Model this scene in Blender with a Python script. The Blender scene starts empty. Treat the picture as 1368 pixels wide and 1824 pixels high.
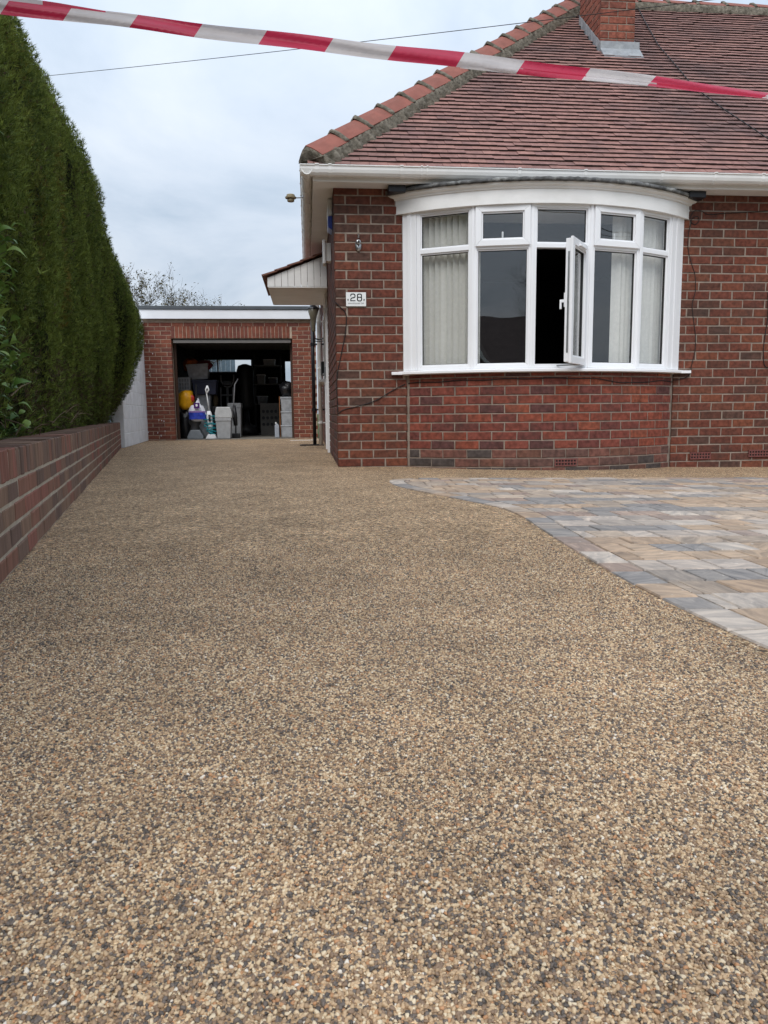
import bpy, bmesh, math, random
import numpy as np
from mathutils import Vector, Matrix
random.seed(7); rng = np.random.default_rng(7)
SC = bpy.context.scene
COL = SC.collection
rad = math.radians

# ------------------------------------------------------------------ camera, sky, sun, exposure
CAMH = 0.515
FPX = 1330.0
yaw, pit, roll = rad(5.7), math.atan(177 / FPX), rad(0.6)
cF = Vector((math.sin(yaw) * math.cos(pit), math.cos(yaw) * math.cos(pit), -math.sin(pit)))
cR = Vector((math.cos(yaw), -math.sin(yaw), 0))
cU = cR.cross(cF)
cR, cU = cR * math.cos(roll) - cU * math.sin(roll), cU * math.cos(roll) + cR * math.sin(roll)
CAMP = Vector((0, 0, CAMH))
cd = bpy.data.cameras.new('camera')
cam = bpy.data.objects.new('camera', cd); COL.objects.link(cam)
cam.matrix_world = Matrix(((cR.x, cU.x, -cF.x, 0), (cR.y, cU.y, -cF.y, 0), (cR.z, cU.z, -cF.z, CAMH), (0, 0, 0, 1)))
cd.sensor_fit = 'HORIZONTAL'; cd.sensor_width = 36; cd.lens = 36 * FPX / 1368
cd.clip_start = 0.02; cd.clip_end = 1500
cd.dof.use_dof = True; cd.dof.focus_distance = 6.0; cd.dof.aperture_fstop = 45.0
SC.camera = cam

SUN_EL, SUN_AZ = 48.0, 202.0      # compass degrees: 180 = behind the photographer, above 180 = from the left
w = bpy.data.worlds.new('World'); SC.world = w; w.use_nodes = True
nt = w.node_tree; nt.nodes.clear()
def wn(t, **k):
    n = nt.nodes.new(t)
    for a, b in k.items(): setattr(n, a, b)
    return n
def wmath(op, a, b=None, c=None):
    n = wn('ShaderNodeMath', operation=op)
    for i, v in enumerate((a, b, c)):
        if v is None: continue
        if isinstance(v, (int, float)): n.inputs[i].default_value = v
        else: nt.links.new(v, n.inputs[i])
    return n.outputs[0]
tc = wn('ShaderNodeTexCoord'); sep = wn('ShaderNodeSeparateXYZ'); nt.links.new(tc.outputs['Generated'], sep.inputs[0])
zc = wmath('MAXIMUM', sep.outputs[2], 0.0)
den = wmath('ADD', zc, 0.22)
cmb = wn('ShaderNodeCombineXYZ')
nt.links.new(wmath('DIVIDE', sep.outputs[0], den), cmb.inputs[0]); nt.links.new(wmath('DIVIDE', sep.outputs[1], den), cmb.inputs[1])
nz = wn('ShaderNodeTexNoise'); nz.inputs['Scale'].default_value = 1.15; nz.inputs['Detail'].default_value = 8; nz.inputs['Roughness'].default_value = 0.56
nz.inputs['Distortion'].default_value = 0.35
nt.links.new(cmb.outputs[0], nz.inputs['Vector'])
rp = wn('ShaderNodeValToRGB'); cr = rp.color_ramp
cr.elements[0].position = 0.36; cr.elements[0].color = (0.42, 0.51, 0.62, 1)
cr.elements[1].position = 0.66; cr.elements[1].color = (0.69, 0.745, 0.81, 1)
e = cr.elements.new(0.50); e.color = (0.56, 0.635, 0.735, 1)
nt.links.new(nz.outputs['Fac'], rp.inputs[0])
# an overcast sky is brighter overhead than at the horizon
grad = wmath('MULTIPLY_ADD', zc, 1.05, 0.74)
gcol = wn('ShaderNodeMix', data_type='RGBA', blend_type='MULTIPLY'); gcol.inputs['Factor'].default_value = 1
nt.links.new(rp.outputs[0], gcol.inputs['A']); nt.links.new(grad, gcol.inputs['B'])
ten = wn('ShaderNodeMix', data_type='RGBA', blend_type='MULTIPLY'); ten.inputs['Factor'].default_value = 1
nt.links.new(gcol.outputs['Result'], ten.inputs['A']); ten.inputs['B'].default_value = (10, 10, 10, 1)
sky = wn('ShaderNodeTexSky', sky_type='NISHITA'); sky.sun_disc = False
sky.sun_elevation = rad(SUN_EL); sky.sun_rotation = rad(SUN_AZ); sky.dust_density = 3; sky.air_density = 1
mx = wn('ShaderNodeMix', data_type='RGBA'); mx.inputs['Factor'].default_value = 0.92
nt.links.new(sky.outputs[0], mx.inputs['A']); nt.links.new(ten.outputs['Result'], mx.inputs['B'])
bg = wn('ShaderNodeBackground'); bg.inputs['Strength'].default_value = 0.10
nt.links.new(mx.outputs['Result'], bg.inputs['Color'])
wo = wn('ShaderNodeOutputWorld'); nt.links.new(bg.outputs[0], wo.inputs['Surface'])

sl = bpy.data.lights.new('sun', 'SUN'); sl.energy = 1.5; sl.angle = rad(35); sl.color = (1.0, 0.97, 0.93)
so = bpy.data.objects.new('sun', sl); COL.objects.link(so)
sd = Vector((math.sin(rad(SUN_AZ)) * math.cos(rad(SUN_EL)), math.cos(rad(SUN_AZ)) * math.cos(rad(SUN_EL)), math.sin(rad(SUN_EL))))
so.location = sd * 30; so.rotation_euler = sd.to_track_quat('Z', 'Y').to_euler()

vs = SC.view_settings
vs.view_transform = 'Standard'; vs.look = 'None'; vs.gamma = 1; vs.use_curve_mapping = False
vs.exposure = 0.36

# ------------------------------------------------------------------ pixel helper and ground
def ray(px, py): return cF + cR * ((px - 684) / FPX) - cU * ((py - 912) / FPX)
def PY(px, py, Y):                      # photo pixel -> point on the vertical plane at depth Y
    d = ray(px, py); return CAMP + d * (Y / d.y)
def gnd(x): return -0.018 * max(0.0, x - 0.4)     # the forecourt falls a little to the right

# ------------------------------------------------------------------ mesh helpers
class MB:
    def __init__(s): s.v = []; s.f = []; s.c = []; s.col = None
    def add(s, vs, fs, col=None):
        o = len(s.v); s.v += [tuple(p) for p in vs]
        for f in fs:
            s.f.append(tuple(i + o for i in f)); s.c.append(col or s.col or (1, 1, 1))
        return s
    def box(s, x0, x1, y0, y1, z0, z1, col=None, M=None):
        vs = [(x, y, z) for z in (z0, z1) for y in (y0, y1) for x in (x0, x1)]
        if M is not None: vs = [tuple(M @ Vector(p)) for p in vs]
        return s.add(vs, [(0, 2, 3, 1), (4, 5, 7, 6), (0, 1, 5, 4), (1, 3, 7, 5), (3, 2, 6, 7), (2, 0, 4, 6)], col)
    def prism(s, poly, ext, col=None):          # poly: list of 3D points (planar), ext: extrusion vector
        n = len(poly); e = Vector(ext)
        vs = [tuple(Vector(p)) for p in poly] + [tuple(Vector(p) + e) for p in poly]
        fs = [tuple(range(n))[::-1], tuple(range(n, 2 * n))] + [(i, (i + 1) % n, n + (i + 1) % n, n + i) for i in range(n)]
        return s.add(vs, fs, col)
    def tube(s, pts, r, n=8, col=None, cap=True):
        pts = [Vector(p) for p in pts]; m = len(pts)
        rs = r if isinstance(r, (list, tuple)) else [r] * m
        vs = []; up = None
        for i, p in enumerate(pts):
            t = (pts[min(i + 1, m - 1)] - pts[max(i - 1, 0)]).normalized()
            if up is None: up = t.orthogonal().normalized()
            up = (up - t * up.dot(t)); up = up.normalized() if up.length > 1e-6 else t.orthogonal().normalized()
            b = t.cross(up)
            for k in range(n):
                a = 2 * math.pi * k / n; vs.append(tuple(p + (up * math.cos(a) + b * math.sin(a)) * rs[i]))
        fs = [(i * n + k, i * n + (k + 1) % n, (i + 1) * n + (k + 1) % n, (i + 1) * n + k) for i in range(m - 1) for k in range(n)]
        if cap: fs += [tuple(range(n))[::-1], tuple((m - 1) * n + k for k in range(n))]
        return s.add(vs, fs, col)
    def lathe(s, prof, n=16, c=(0, 0, 0), col=None, sx=1, sy=1):     # prof: (r, z)
        m = len(prof); vs = []
        for r, z in prof:
            for k in range(n):
                a = 2 * math.pi * k / n; vs.append((c[0] + r * math.cos(a) * sx, c[1] + r * math.sin(a) * sy, c[2] + z))
        fs = [(i * n + k, i * n + (k + 1) % n, (i + 1) * n + (k + 1) % n, (i + 1) * n + k) for i in range(m - 1) for k in range(n)]
        fs += [tuple(range(n))[::-1], tuple((m - 1) * n + k for k in range(n))]
        return s.add(vs, fs, col)
    def grid(s, P, col=None, closeu=False):     # P[i][j] points
        a, b = len(P), len(P[0]); vs = [p for row in P for p in row]
        fs = []
        for i in range(a - 1 + (1 if closeu else 0)):
            for j in range(b - 1):
                i2 = (i + 1) % a; fs.append((i * b + j, i2 * b + j, i2 * b + j + 1, i * b + j + 1))
        return s.add(vs, fs, col)
    def mesh(s, name, mat, smooth=False):
        me = bpy.data.meshes.new(name); me.from_pydata(s.v, [], s.f); me.update()
        ca = me.color_attributes.new('col', 'FLOAT_COLOR', 'CORNER')
        arr = []
        for f, c in zip(s.f, s.c): arr += [c[0], c[1], c[2], 1.0] * len(f)
        ca.data.foreach_set('color', arr)
        if mat: me.materials.append(mat)
        if smooth: me.shade_smooth()
        return me

def link(name, me, parent=None):
    o = bpy.data.objects.new(name, me); COL.objects.link(o)
    if parent is not None: o.parent = parent
    return o
def bevelmod(o, wd, seg=2):
    m = o.modifiers.new('bevel', 'BEVEL'); m.width = wd; m.segments = seg; m.limit_method = 'ANGLE'; m.angle_limit = rad(40)
def obj(name, mb, mat, parent=None, smooth=False, bevel=0, seg=2):
    me = mb.mesh(name, mat, smooth)
    if mb.f and not smooth is None:
        bm = bmesh.new(); bm.from_mesh(me); bmesh.ops.recalc_face_normals(bm, faces=bm.faces); bm.to_mesh(me); bm.free()
    o = link(name, me, parent)
    if bevel: bevelmod(o, bevel, seg)
    return o
def npmesh(name, V, nper, mat, cols=None, parent=None):   # many equal polygons: V (N,nper,3)
    N = len(V); me = bpy.data.meshes.new(name)
    me.vertices.add(N * nper); me.vertices.foreach_set('co', np.ascontiguousarray(V, dtype=np.float32).ravel())
    me.loops.add(N * nper); me.loops.foreach_set('vertex_index', np.arange(N * nper, dtype=np.int32))
    me.polygons.add(N); me.polygons.foreach_set('loop_start', np.arange(0, N * nper, nper, dtype=np.int32))
    me.update(calc_edges=True)
    if cols is not None:
        ca = me.color_attributes.new('col', 'FLOAT_COLOR', 'CORNER')
        c4 = np.ones((N, nper, 4), dtype=np.float32); c4[:, :, :3] = cols[:, None, :]
        ca.data.foreach_set('color', c4.ravel())
    me.materials.append(mat)
    return link(name, me, parent)
def tag(o, label, cat, group=None):
    o['label'] = label; o['category'] = cat
    if group: o['group'] = group
    return o
def structure(o, label=None):
    o['kind'] = 'structure'
    if label: o['label'] = label
    return o
def stuff(o): o['kind'] = 'stuff'; return o
def thing(name, label, cat, loc=(0, 0, 0), group=None):
    o = bpy.data.objects.new(name, None); COL.objects.link(o); o.empty_display_size = 0.1
    o.location = loc
    return tag(o, label, cat, group)
def part(name, mb, mat, parent, **k):      # built in world coordinates, parented to an Empty that may not be at the origin
    o = obj(name, mb, mat, parent, **k)
    base = parent
    off = Vector((0, 0, 0))
    while base is not None: off += Vector(base.location); base = base.parent
    o.location = -off
    return o
def empty_part(name, parent):
    o = bpy.data.objects.new(name, None); COL.objects.link(o); o.parent = parent; o.empty_display_size = 0.1
    off = Vector((0, 0, 0)); b = parent
    while b is not None: off += Vector(b.location); b = b.parent
    o.location = -off
    return o

# ------------------------------------------------------------------ materials
def mat(name, col=(0.5, 0.5, 0.5), rough=0.6, var=0.15, scale=8.0, bump=0.0, bscale=60.0, attr=False, metal=0.0, spec=0.4,
        dirt=None, dirt_scale=3.0, dirt_amt=0.5, stretch=(1, 1, 1), trans=0.0, detail=6):
    m = bpy.data.materials.new(name); m.use_nodes = True
    t = m.node_tree; n = t.nodes; L = t.links
    b = n['Principled BSDF']
    b.inputs['Roughness'].default_value = rough; b.inputs['Metallic'].default_value = metal
    b.inputs['Specular IOR Level'].default_value = spec
    tc = n.new('ShaderNodeTexCoord'); geo = n.new('ShaderNodeNewGeometry')
    mp = n.new('ShaderNodeMapping'); mp.inputs['Scale'].default_value = stretch
    L.new(geo.outputs['Position'], mp.inputs['Vector'])
    nz = n.new('ShaderNodeTexNoise'); nz.inputs['Scale'].default_value = scale; nz.inputs['Detail'].default_value = detail
    L.new(mp.outputs[0], nz.inputs['Vector'])
    mr = n.new('ShaderNodeMapRange'); mr.inputs['From Min'].default_value = 0.3; mr.inputs['From Max'].default_value = 0.7
    mr.inputs['To Min'].default_value = 1 - var; mr.inputs['To Max'].default_value = 1 + var
    L.new(nz.outputs['Fac'], mr.inputs['Value'])
    mul = n.new('ShaderNodeMix'); mul.data_type = 'RGBA'; mul.blend_type = 'MULTIPLY'; mul.inputs['Factor'].default_value = 1
    if attr:
        at = n.new('ShaderNodeAttribute'); at.attribute_name = 'col'; L.new(at.outputs['Color'], mul.inputs['A'])
    else: mul.inputs['A'].default_value = (*col, 1)
    L.new(mr.outputs[0], mul.inputs['B'])
    out = mul.outputs['Result']
    if dirt:
        dn = n.new('ShaderNodeTexNoise'); dn.inputs['Scale'].default_value = dirt_scale; dn.inputs['Detail'].default_value = 8; dn.inputs['Roughness'].default_value = 0.65
        L.new(mp.outputs[0], dn.inputs['Vector'])
        dr = n.new('ShaderNodeMapRange'); dr.inputs['From Min'].default_value = 0.48; dr.inputs['From Max'].default_value = 0.72
        dr.inputs['To Min'].default_value = 0; dr.inputs['To Max'].default_value = dirt_amt
        L.new(dn.outputs['Fac'], dr.inputs['Value'])
        dm = n.new('ShaderNodeMix'); dm.data_type = 'RGBA'; dm.inputs['B'].default_value = (*dirt, 1)
        L.new(dr.outputs[0], dm.inputs['Factor']); L.new(out, dm.inputs['A']); out = dm.outputs['Result']
    L.new(out, b.inputs['Base Color'])
    if bump > 0:
        bn = n.new('ShaderNodeTexNoise'); bn.inputs['Scale'].default_value = bscale; bn.inputs['Detail'].default_value = 5
        L.new(mp.outputs[0], bn.inputs['Vector'])
        bp = n.new('ShaderNodeBump'); bp.inputs['Strength'].default_value = 1; bp.inputs['Distance'].default_value = bump
        L.new(bn.outputs['Fac'], bp.inputs['Height']); L.new(bp.outputs[0], b.inputs['Normal'])
    if trans > 0:
        mo = n['Material Output']; ms = n.new('ShaderNodeMixShader'); tr = n.new('ShaderNodeBsdfTranslucent')
        L.new(out, tr.inputs['Color']); ms.inputs[0].default_value = trans
        L.new(b.outputs[0], ms.inputs[1]); L.new(tr.outputs[0], ms.inputs[2]); L.new(ms.outputs[0], mo.inputs['Surface'])
    return m
def glassmat(name, tint=(0.97, 0.975, 0.97), boost=2.1):
    m = bpy.data.materials.new(name); m.use_nodes = True
    t = m.node_tree; n = t.nodes; L = t.links; n.remove(n['Principled BSDF'])
    tr = n.new('ShaderNodeBsdfTransparent'); tr.inputs[0].default_value = (*tint, 1)
    gl = n.new('ShaderNodeBsdfGlossy'); gl.inputs['Roughness'].default_value = 0.0
    lw = n.new('ShaderNodeLayerWeight'); lw.inputs['Blend'].default_value = 0.5      # Schlick reflectance of a thin pane
    pw = n.new('ShaderNodeMath'); pw.operation = 'POWER'; pw.inputs[1].default_value = 5; L.new(lw.outputs['Facing'], pw.inputs[0])
    mu = n.new('ShaderNodeMath'); mu.operation = 'MULTIPLY_ADD'; mu.use_clamp = True; mu.inputs[1].default_value = 0.9; mu.inputs[2].default_value = 0.04 * boost
    L.new(pw.outputs[0], mu.inputs[0])
    # panes are never quite flat
    geo = n.new('ShaderNodeNewGeometry'); nz = n.new('ShaderNodeTexNoise'); nz.inputs['Scale'].default_value = 2.2; nz.inputs['Detail'].default_value = 1
    L.new(geo.outputs['Position'], nz.inputs['Vector'])
    bp = n.new('ShaderNodeBump'); bp.inputs['Strength'].default_value = 0.5; bp.inputs['Distance'].default_value = 0.004
    L.new(nz.outputs['Fac'], bp.inputs['Height']); L.new(bp.outputs[0], gl.inputs['Normal'])
    ms = n.new('ShaderNodeMixShader'); L.new(mu.outputs[0], ms.inputs[0]); L.new(tr.outputs[0], ms.inputs[1]); L.new(gl.outputs[0], ms.inputs[2])
    L.new(ms.outputs[0], n['Material Output'].inputs['Surface'])
    return m

M = {}
M['brick'] = mat('brick', attr=True, rough=0.85, var=0.38, scale=26, bump=0.0022, bscale=140, dirt=(0.050, 0.036, 0.031), dirt_scale=4, dirt_amt=0.6, spec=0.2)
M['garage_brick'] = mat('garage_brick', attr=True, rough=0.85, var=0.22, scale=18, bump=0.002, bscale=120, dirt=(0.09, 0.045, 0.03), dirt_scale=3, dirt_amt=0.35, spec=0.25)
M['wall_brick'] = mat('rustic_brick', attr=True, rough=0.88, var=0.26, scale=30, bump=0.004, bscale=45, stretch=(2.2, 2.2, 0.15), spec=0.2, dirt=(0.06, 0.05, 0.035), dirt_scale=6, dirt_amt=0.5)
M['mortar'] = mat('mortar', (0.285, 0.232, 0.190), 0.95, 0.2, 14, 0.003, 180, dirt=(0.15, 0.122, 0.102), dirt_scale=3.2, dirt_amt=0.8, spec=0.15)
M['garage_mortar'] = mat('garage_mortar', (0.42, 0.33, 0.25), 0.95, 0.2, 14, 0.003, 160, spec=0.15)
M['wall_mortar'] = mat('wall_mortar', (0.40, 0.35, 0.28), 0.95, 0.2, 14, 0.003, 160, spec=0.15)
M['tile'] = mat('clay_tile', attr=True, rough=0.85, var=0.22, scale=16, bump=0.002, bscale=90, dirt=(0.085, 0.062, 0.062), dirt_scale=0.8, dirt_amt=0.75, spec=0.25)
M['ridge'] = mat('ridge_tile', (0.255, 0.090, 0.067), 0.8, 0.15, 9, 0.0015, 120, dirt=(0.16, 0.08, 0.06), dirt_scale=4, dirt_amt=0.4, spec=0.3)
M['bedding'] = mat('mortar_bedding', (0.17, 0.15, 0.12), 0.95, 0.5, 22, 0.012, 50, dirt=(0.05, 0.045, 0.03), dirt_scale=9, dirt_amt=0.8, spec=0.1)
M['upvc'] = mat('white_upvc', (0.86, 0.865, 0.88), 0.32, 0.02, 3, 0, spec=0.5)
M['upvc_old'] = mat('weathered_white_upvc', (0.84, 0.83, 0.81), 0.42, 0.04, 5, 0, spec=0.45, dirt=(0.50, 0.48, 0.42), dirt_scale=2.0, dirt_amt=0.22, stretch=(1, 1, 2))
M['lead'] = mat('lead', (0.27, 0.285, 0.30), 0.6, 0.2, 12, 0.003, 50, metal=0.0, spec=0.5, dirt=(0.45, 0.46, 0.46), dirt_scale=9, dirt_amt=0.6)
M['felt'] = mat('dark_lead_edge', (0.10, 0.10, 0.10), 0.75, 0.5, 18, 0.006, 45, dirt=(0.42, 0.42, 0.40), dirt_scale=12, dirt_amt=0.9)
M['black_paint'] = mat('black_paint', (0.012, 0.012, 0.016), 0.4, 0.2, 10, spec=0.5)
M['cable'] = mat('cable_rubber', (0.012, 0.010, 0.010), 0.6, 0.1, 10)
M['glass'] = glassmat('window_glass')
M['garage_glass'] = glassmat('thin_glass', boost=1.0)
M['blind'] = mat('blind_fabric', (0.87, 0.86, 0.825), 0.9, 0.05, 30, 0.0006, 500, trans=0.12)
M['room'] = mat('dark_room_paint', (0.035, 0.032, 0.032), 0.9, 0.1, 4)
M['carpet'] = mat('carpet', (0.05, 0.045, 0.04), 0.95, 0.2, 40)
M['dark_wood'] = mat('dark_wood', (0.06, 0.03, 0.018), 0.5, 0.3, 20, stretch=(6, 1, 1))
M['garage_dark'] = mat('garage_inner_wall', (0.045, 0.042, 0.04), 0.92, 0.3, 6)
M['concrete'] = mat('concrete_floor', (0.22, 0.20, 0.17), 0.9, 0.25, 7, 0.002, 80)
M['gasket'] = mat('black_gasket', (0.02, 0.02, 0.02), 0.6, 0.1, 10)
M['chrome'] = mat('dull_metal', (0.45, 0.46, 0.47), 0.35, 0.05, 10, metal=0.9)
M['block'] = mat('painted_block', (0.79, 0.80, 0.82), 0.8, 0.07, 5, 0.005, 35, dirt=(0.48, 0.47, 0.45), dirt_scale=4, dirt_amt=0.4, spec=0.25)
M['paver'] = None
M['bed'] = mat('jointing_sand', (0.085, 0.072, 0.058), 0.95, 0.3, 60, spec=0.1)
M['soil'] = mat('soil', (0.055, 0.042, 0.03), 0.97, 0.4, 9, 0.02, 30, spec=0.1)
M['grass'] = mat('lawn', (0.06, 0.085, 0.03), 0.95, 0.4, 3, 0.02, 60, spec=0.1)
M['hedge'] = mat('conifer_foliage', attr=True, rough=0.7, var=0.25, scale=14, trans=0.22, spec=0.2)
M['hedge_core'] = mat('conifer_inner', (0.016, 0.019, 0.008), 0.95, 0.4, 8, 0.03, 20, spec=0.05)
M['leaf'] = mat('shrub_leaf', attr=True, rough=0.5, var=0.2, scale=30, trans=0.25, spec=0.25)
M['bark'] = mat('bark', (0.055, 0.042, 0.032), 0.9, 0.35, 18, 0.006, 60)
M['tar_roof'] = mat('grey_roofing_trim', (0.075, 0.085, 0.095), 0.55, 0.1, 8)
M['fascia_white'] = mat('garage_fascia_white', (0.80, 0.81, 0.84), 0.4, 0.03, 4)

def paver_mat():
    m = bpy.data.materials.new('sandstone_paver'); m.use_nodes = True
    t = m.node_tree; n = t.nodes; L = t.links; b = n['Principled BSDF']
    b.inputs['Roughness'].default_value = 0.75; b.inputs['Specular IOR Level'].default_value = 0.22
    at = n.new('ShaderNodeAttribute'); at.attribute_name = 'col'
    oi = n.new('ShaderNodeObjectInfo'); geo = n.new('ShaderNodeNewGeometry')
    ad = n.new('ShaderNodeVectorMath'); ad.operation = 'ADD'
    mu = n.new('ShaderNodeVectorMath'); mu.operation = 'MULTIPLY'
    cx = n.new('ShaderNodeCombineXYZ')
    for i in range(3): L.new(oi.outputs['Random'], cx.inputs[i])
    L.new(cx.outputs[0], mu.inputs[0]); mu.inputs[1].default_value = (37, 91, 13)
    L.new(geo.outputs['Position'], ad.inputs[0]); L.new(mu.outputs[0], ad.inputs[1])
    vr = n.new('ShaderNodeVectorRotate'); vr.rotation_type = 'Z_AXIS'
    an = n.new('ShaderNodeMath'); an.operation = 'MULTIPLY'; an.inputs[1].default_value = 19.0; L.new(oi.outputs['Random'], an.inputs[0])
    L.new(an.outputs[0], vr.inputs['Angle']); L.new(ad.outputs[0], vr.inputs['Vector'])
    mp = n.new('ShaderNodeMapping'); mp.inputs['Scale'].default_value = (1.0, 3.2, 1); L.new(vr.outputs[0], mp.inputs[0])
    nz = n.new('ShaderNodeTexNoise'); nz.inputs['Scale'].default_value = 6; nz.inputs['Detail'].default_value = 7; nz.inputs['Roughness'].default_value = 0.6; nz.inputs['Distortion'].default_value = 1.2
    L.new(mp.outputs[0], nz.inputs['Vector'])
    rp = n.new('ShaderNodeValToRGB'); c = rp.color_ramp
    c.elements[0].position = 0.30; c.elements[0].color = (0.64, 0.65, 0.66, 1)
    c.elements[1].position = 0.70; c.elements[1].color = (1.42, 1.36, 1.26, 1)
    e = c.elements.new(0.5); e.color = (1.0, 0.98, 0.95, 1)
    L.new(nz.outputs['Fac'], rp.inputs[0])
    ml = n.new('ShaderNodeMix'); ml.data_type = 'RGBA'; ml.blend_type = 'MULTIPLY'; ml.inputs['Factor'].default_value = 1
    L.new(at.outputs['Color'], ml.inputs['A']); L.new(rp.outputs[0], ml.inputs['B'])
    # dried white splashes of jointing compound
    sn = n.new('ShaderNodeTexNoise'); sn.inputs['Scale'].default_value = 34; sn.inputs['Detail'].default_value = 3; L.new(geo.outputs['Position'], sn.inputs['Vector'])
    sr = n.new('ShaderNodeMapRange'); sr.inputs['From Min'].default_value = 0.70; sr.inputs['From Max'].default_value = 0.76; sr.inputs['To Max'].default_value = 0.7
    L.new(sn.outputs['Fac'], sr.inputs['Value'])
    s2 = n.new('ShaderNodeMix'); s2.data_type = 'RGBA'; s2.inputs['B'].default_value = (0.66, 0.60, 0.52, 1)
    L.new(sr.outputs[0], s2.inputs['Factor']); L.new(ml.outputs['Result'], s2.inputs['A'])
    L.new(s2.outputs['Result'], b.inputs['Base Color'])
    bn = n.new('ShaderNodeTexNoise'); bn.inputs['Scale'].default_value = 55; bn.inputs['Detail'].default_value = 6; L.new(geo.outputs['Position'], bn.inputs['Vector'])
    bp = n.new('ShaderNodeBump'); bp.inputs['Distance'].default_value = 0.0025; bp.inputs['Strength'].default_value = 0.8
    L.new(bn.outputs['Fac'], bp.inputs['Height']); L.new(bp.outputs[0], b.inputs['Normal'])
    return m
M['paver'] = paver_mat()

STONE_RAMP = [(0.0, (0.078, 0.066, 0.058)), (0.10, (0.125, 0.101, 0.085)), (0.23, (0.191, 0.128, 0.085)), (0.39, (0.288, 0.195, 0.119)),
              (0.57, (0.401, 0.280, 0.170)), (0.75, (0.482, 0.364, 0.231)), (0.875, (0.371, 0.198, 0.101)), (0.91, (0.530, 0.433, 0.302)), (0.985, (0.56, 0.50, 0.42))]
def stone_ramp(n):
    rp = n.new('ShaderNodeValToRGB'); c = rp.color_ramp; c.interpolation = 'CONSTANT'
    c.elements[0].position, c.elements[1].position = 0, STONE_RAMP[-1][0]
    c.elements[0].color = (*STONE_RAMP[0][1], 1); c.elements[1].color = (*STONE_RAMP[-1][1], 1)
    for p, q in STONE_RAMP[1:-1]: e = c.elements.new(p); e.color = (*q, 1)
    return rp
def resin_mat():
    m = bpy.data.materials.new('resin_bound_gravel'); m.use_nodes = True
    t = m.node_tree; n = t.nodes; L = t.links; b = n['Principled BSDF']
    b.inputs['Roughness'].default_value = 0.65; b.inputs['Specular IOR Level'].default_value = 0.10
    geo = n.new('ShaderNodeNewGeometry')
    vo = n.new('ShaderNodeTexVoronoi'); vo.voronoi_dimensions = '2D'; vo.inputs['Scale'].default_value = 230
    L.new(geo.outputs['Position'], vo.inputs['Vector'])
    sp = n.new('ShaderNodeSeparateColor'); L.new(vo.outputs['Color'], sp.inputs[0])
    rp = stone_ramp(n); L.new(sp.outputs[0], rp.inputs[0])
    # batches of aggregate trowelled out: slightly paler and darker patches
    nz = n.new('ShaderNodeTexNoise'); nz.inputs['Scale'].default_value = 2.4; nz.inputs['Detail'].default_value = 11; nz.inputs['Roughness'].default_value = 0.72
    L.new(geo.outputs['Position'], nz.inputs['Vector'])
    mr = n.new('ShaderNodeMapRange'); mr.inputs['From Min'].default_value = 0.3; mr.inputs['From Max'].default_value = 0.7; mr.inputs['To Min'].default_value = 0.95; mr.inputs['To Max'].default_value = 1.6
    L.new(nz.outputs['Fac'], mr.inputs['Value'])
    ml = n.new('ShaderNodeMix'); ml.data_type = 'RGBA'; ml.blend_type = 'MULTIPLY'; ml.inputs['Factor'].default_value = 1
    L.new(rp.outputs[0], ml.inputs['A']); L.new(mr.outputs[0], ml.inputs['B'])
    # stones cluster by shade, so the grain still reads from further off
    v2 = n.new('ShaderNodeTexVoronoi'); v2.voronoi_dimensions = '2D'; v2.inputs['Scale'].default_value = 80; L.new(geo.outputs['Position'], v2.inputs['Vector'])
    s2 = n.new('ShaderNodeSeparateColor'); L.new(v2.outputs['Color'], s2.inputs[0])
    m2 = n.new('ShaderNodeMapRange'); m2.inputs['To Min'].default_value = 0.52; m2.inputs['To Max'].default_value = 1.48; L.new(s2.outputs[0], m2.inputs['Value'])
    tint = n.new('ShaderNodeMix'); tint.data_type = 'RGBA'; tint.blend_type = 'MULTIPLY'; tint.inputs['Factor'].default_value = 1; tint.inputs['B'].default_value = (1.03, 0.99, 0.94, 1); L.new(ml.outputs['Result'], tint.inputs['A'])
    ml2 = n.new('ShaderNodeMix'); ml2.data_type = 'RGBA'; ml2.blend_type = 'MULTIPLY'; ml2.inputs['Factor'].default_value = 1
    L.new(tint.outputs['Result'], ml2.inputs['A']); L.new(m2.outputs[0], ml2.inputs['B'])
    L.new(ml2.outputs['Result'], b.inputs['Base Color'])
    inv = n.new('ShaderNodeMath'); inv.operation = 'SUBTRACT'; inv.inputs[0].default_value = 1; L.new(vo.outputs['Distance'], inv.inputs[1])
    bp = n.new('ShaderNodeBump'); bp.inputs['Distance'].default_value = 0.004; bp.inputs['Strength'].default_value = 1
    L.new(inv.outputs[0], bp.inputs['Height']); L.new(bp.outputs[0], b.inputs['Normal'])
    return m
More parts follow.
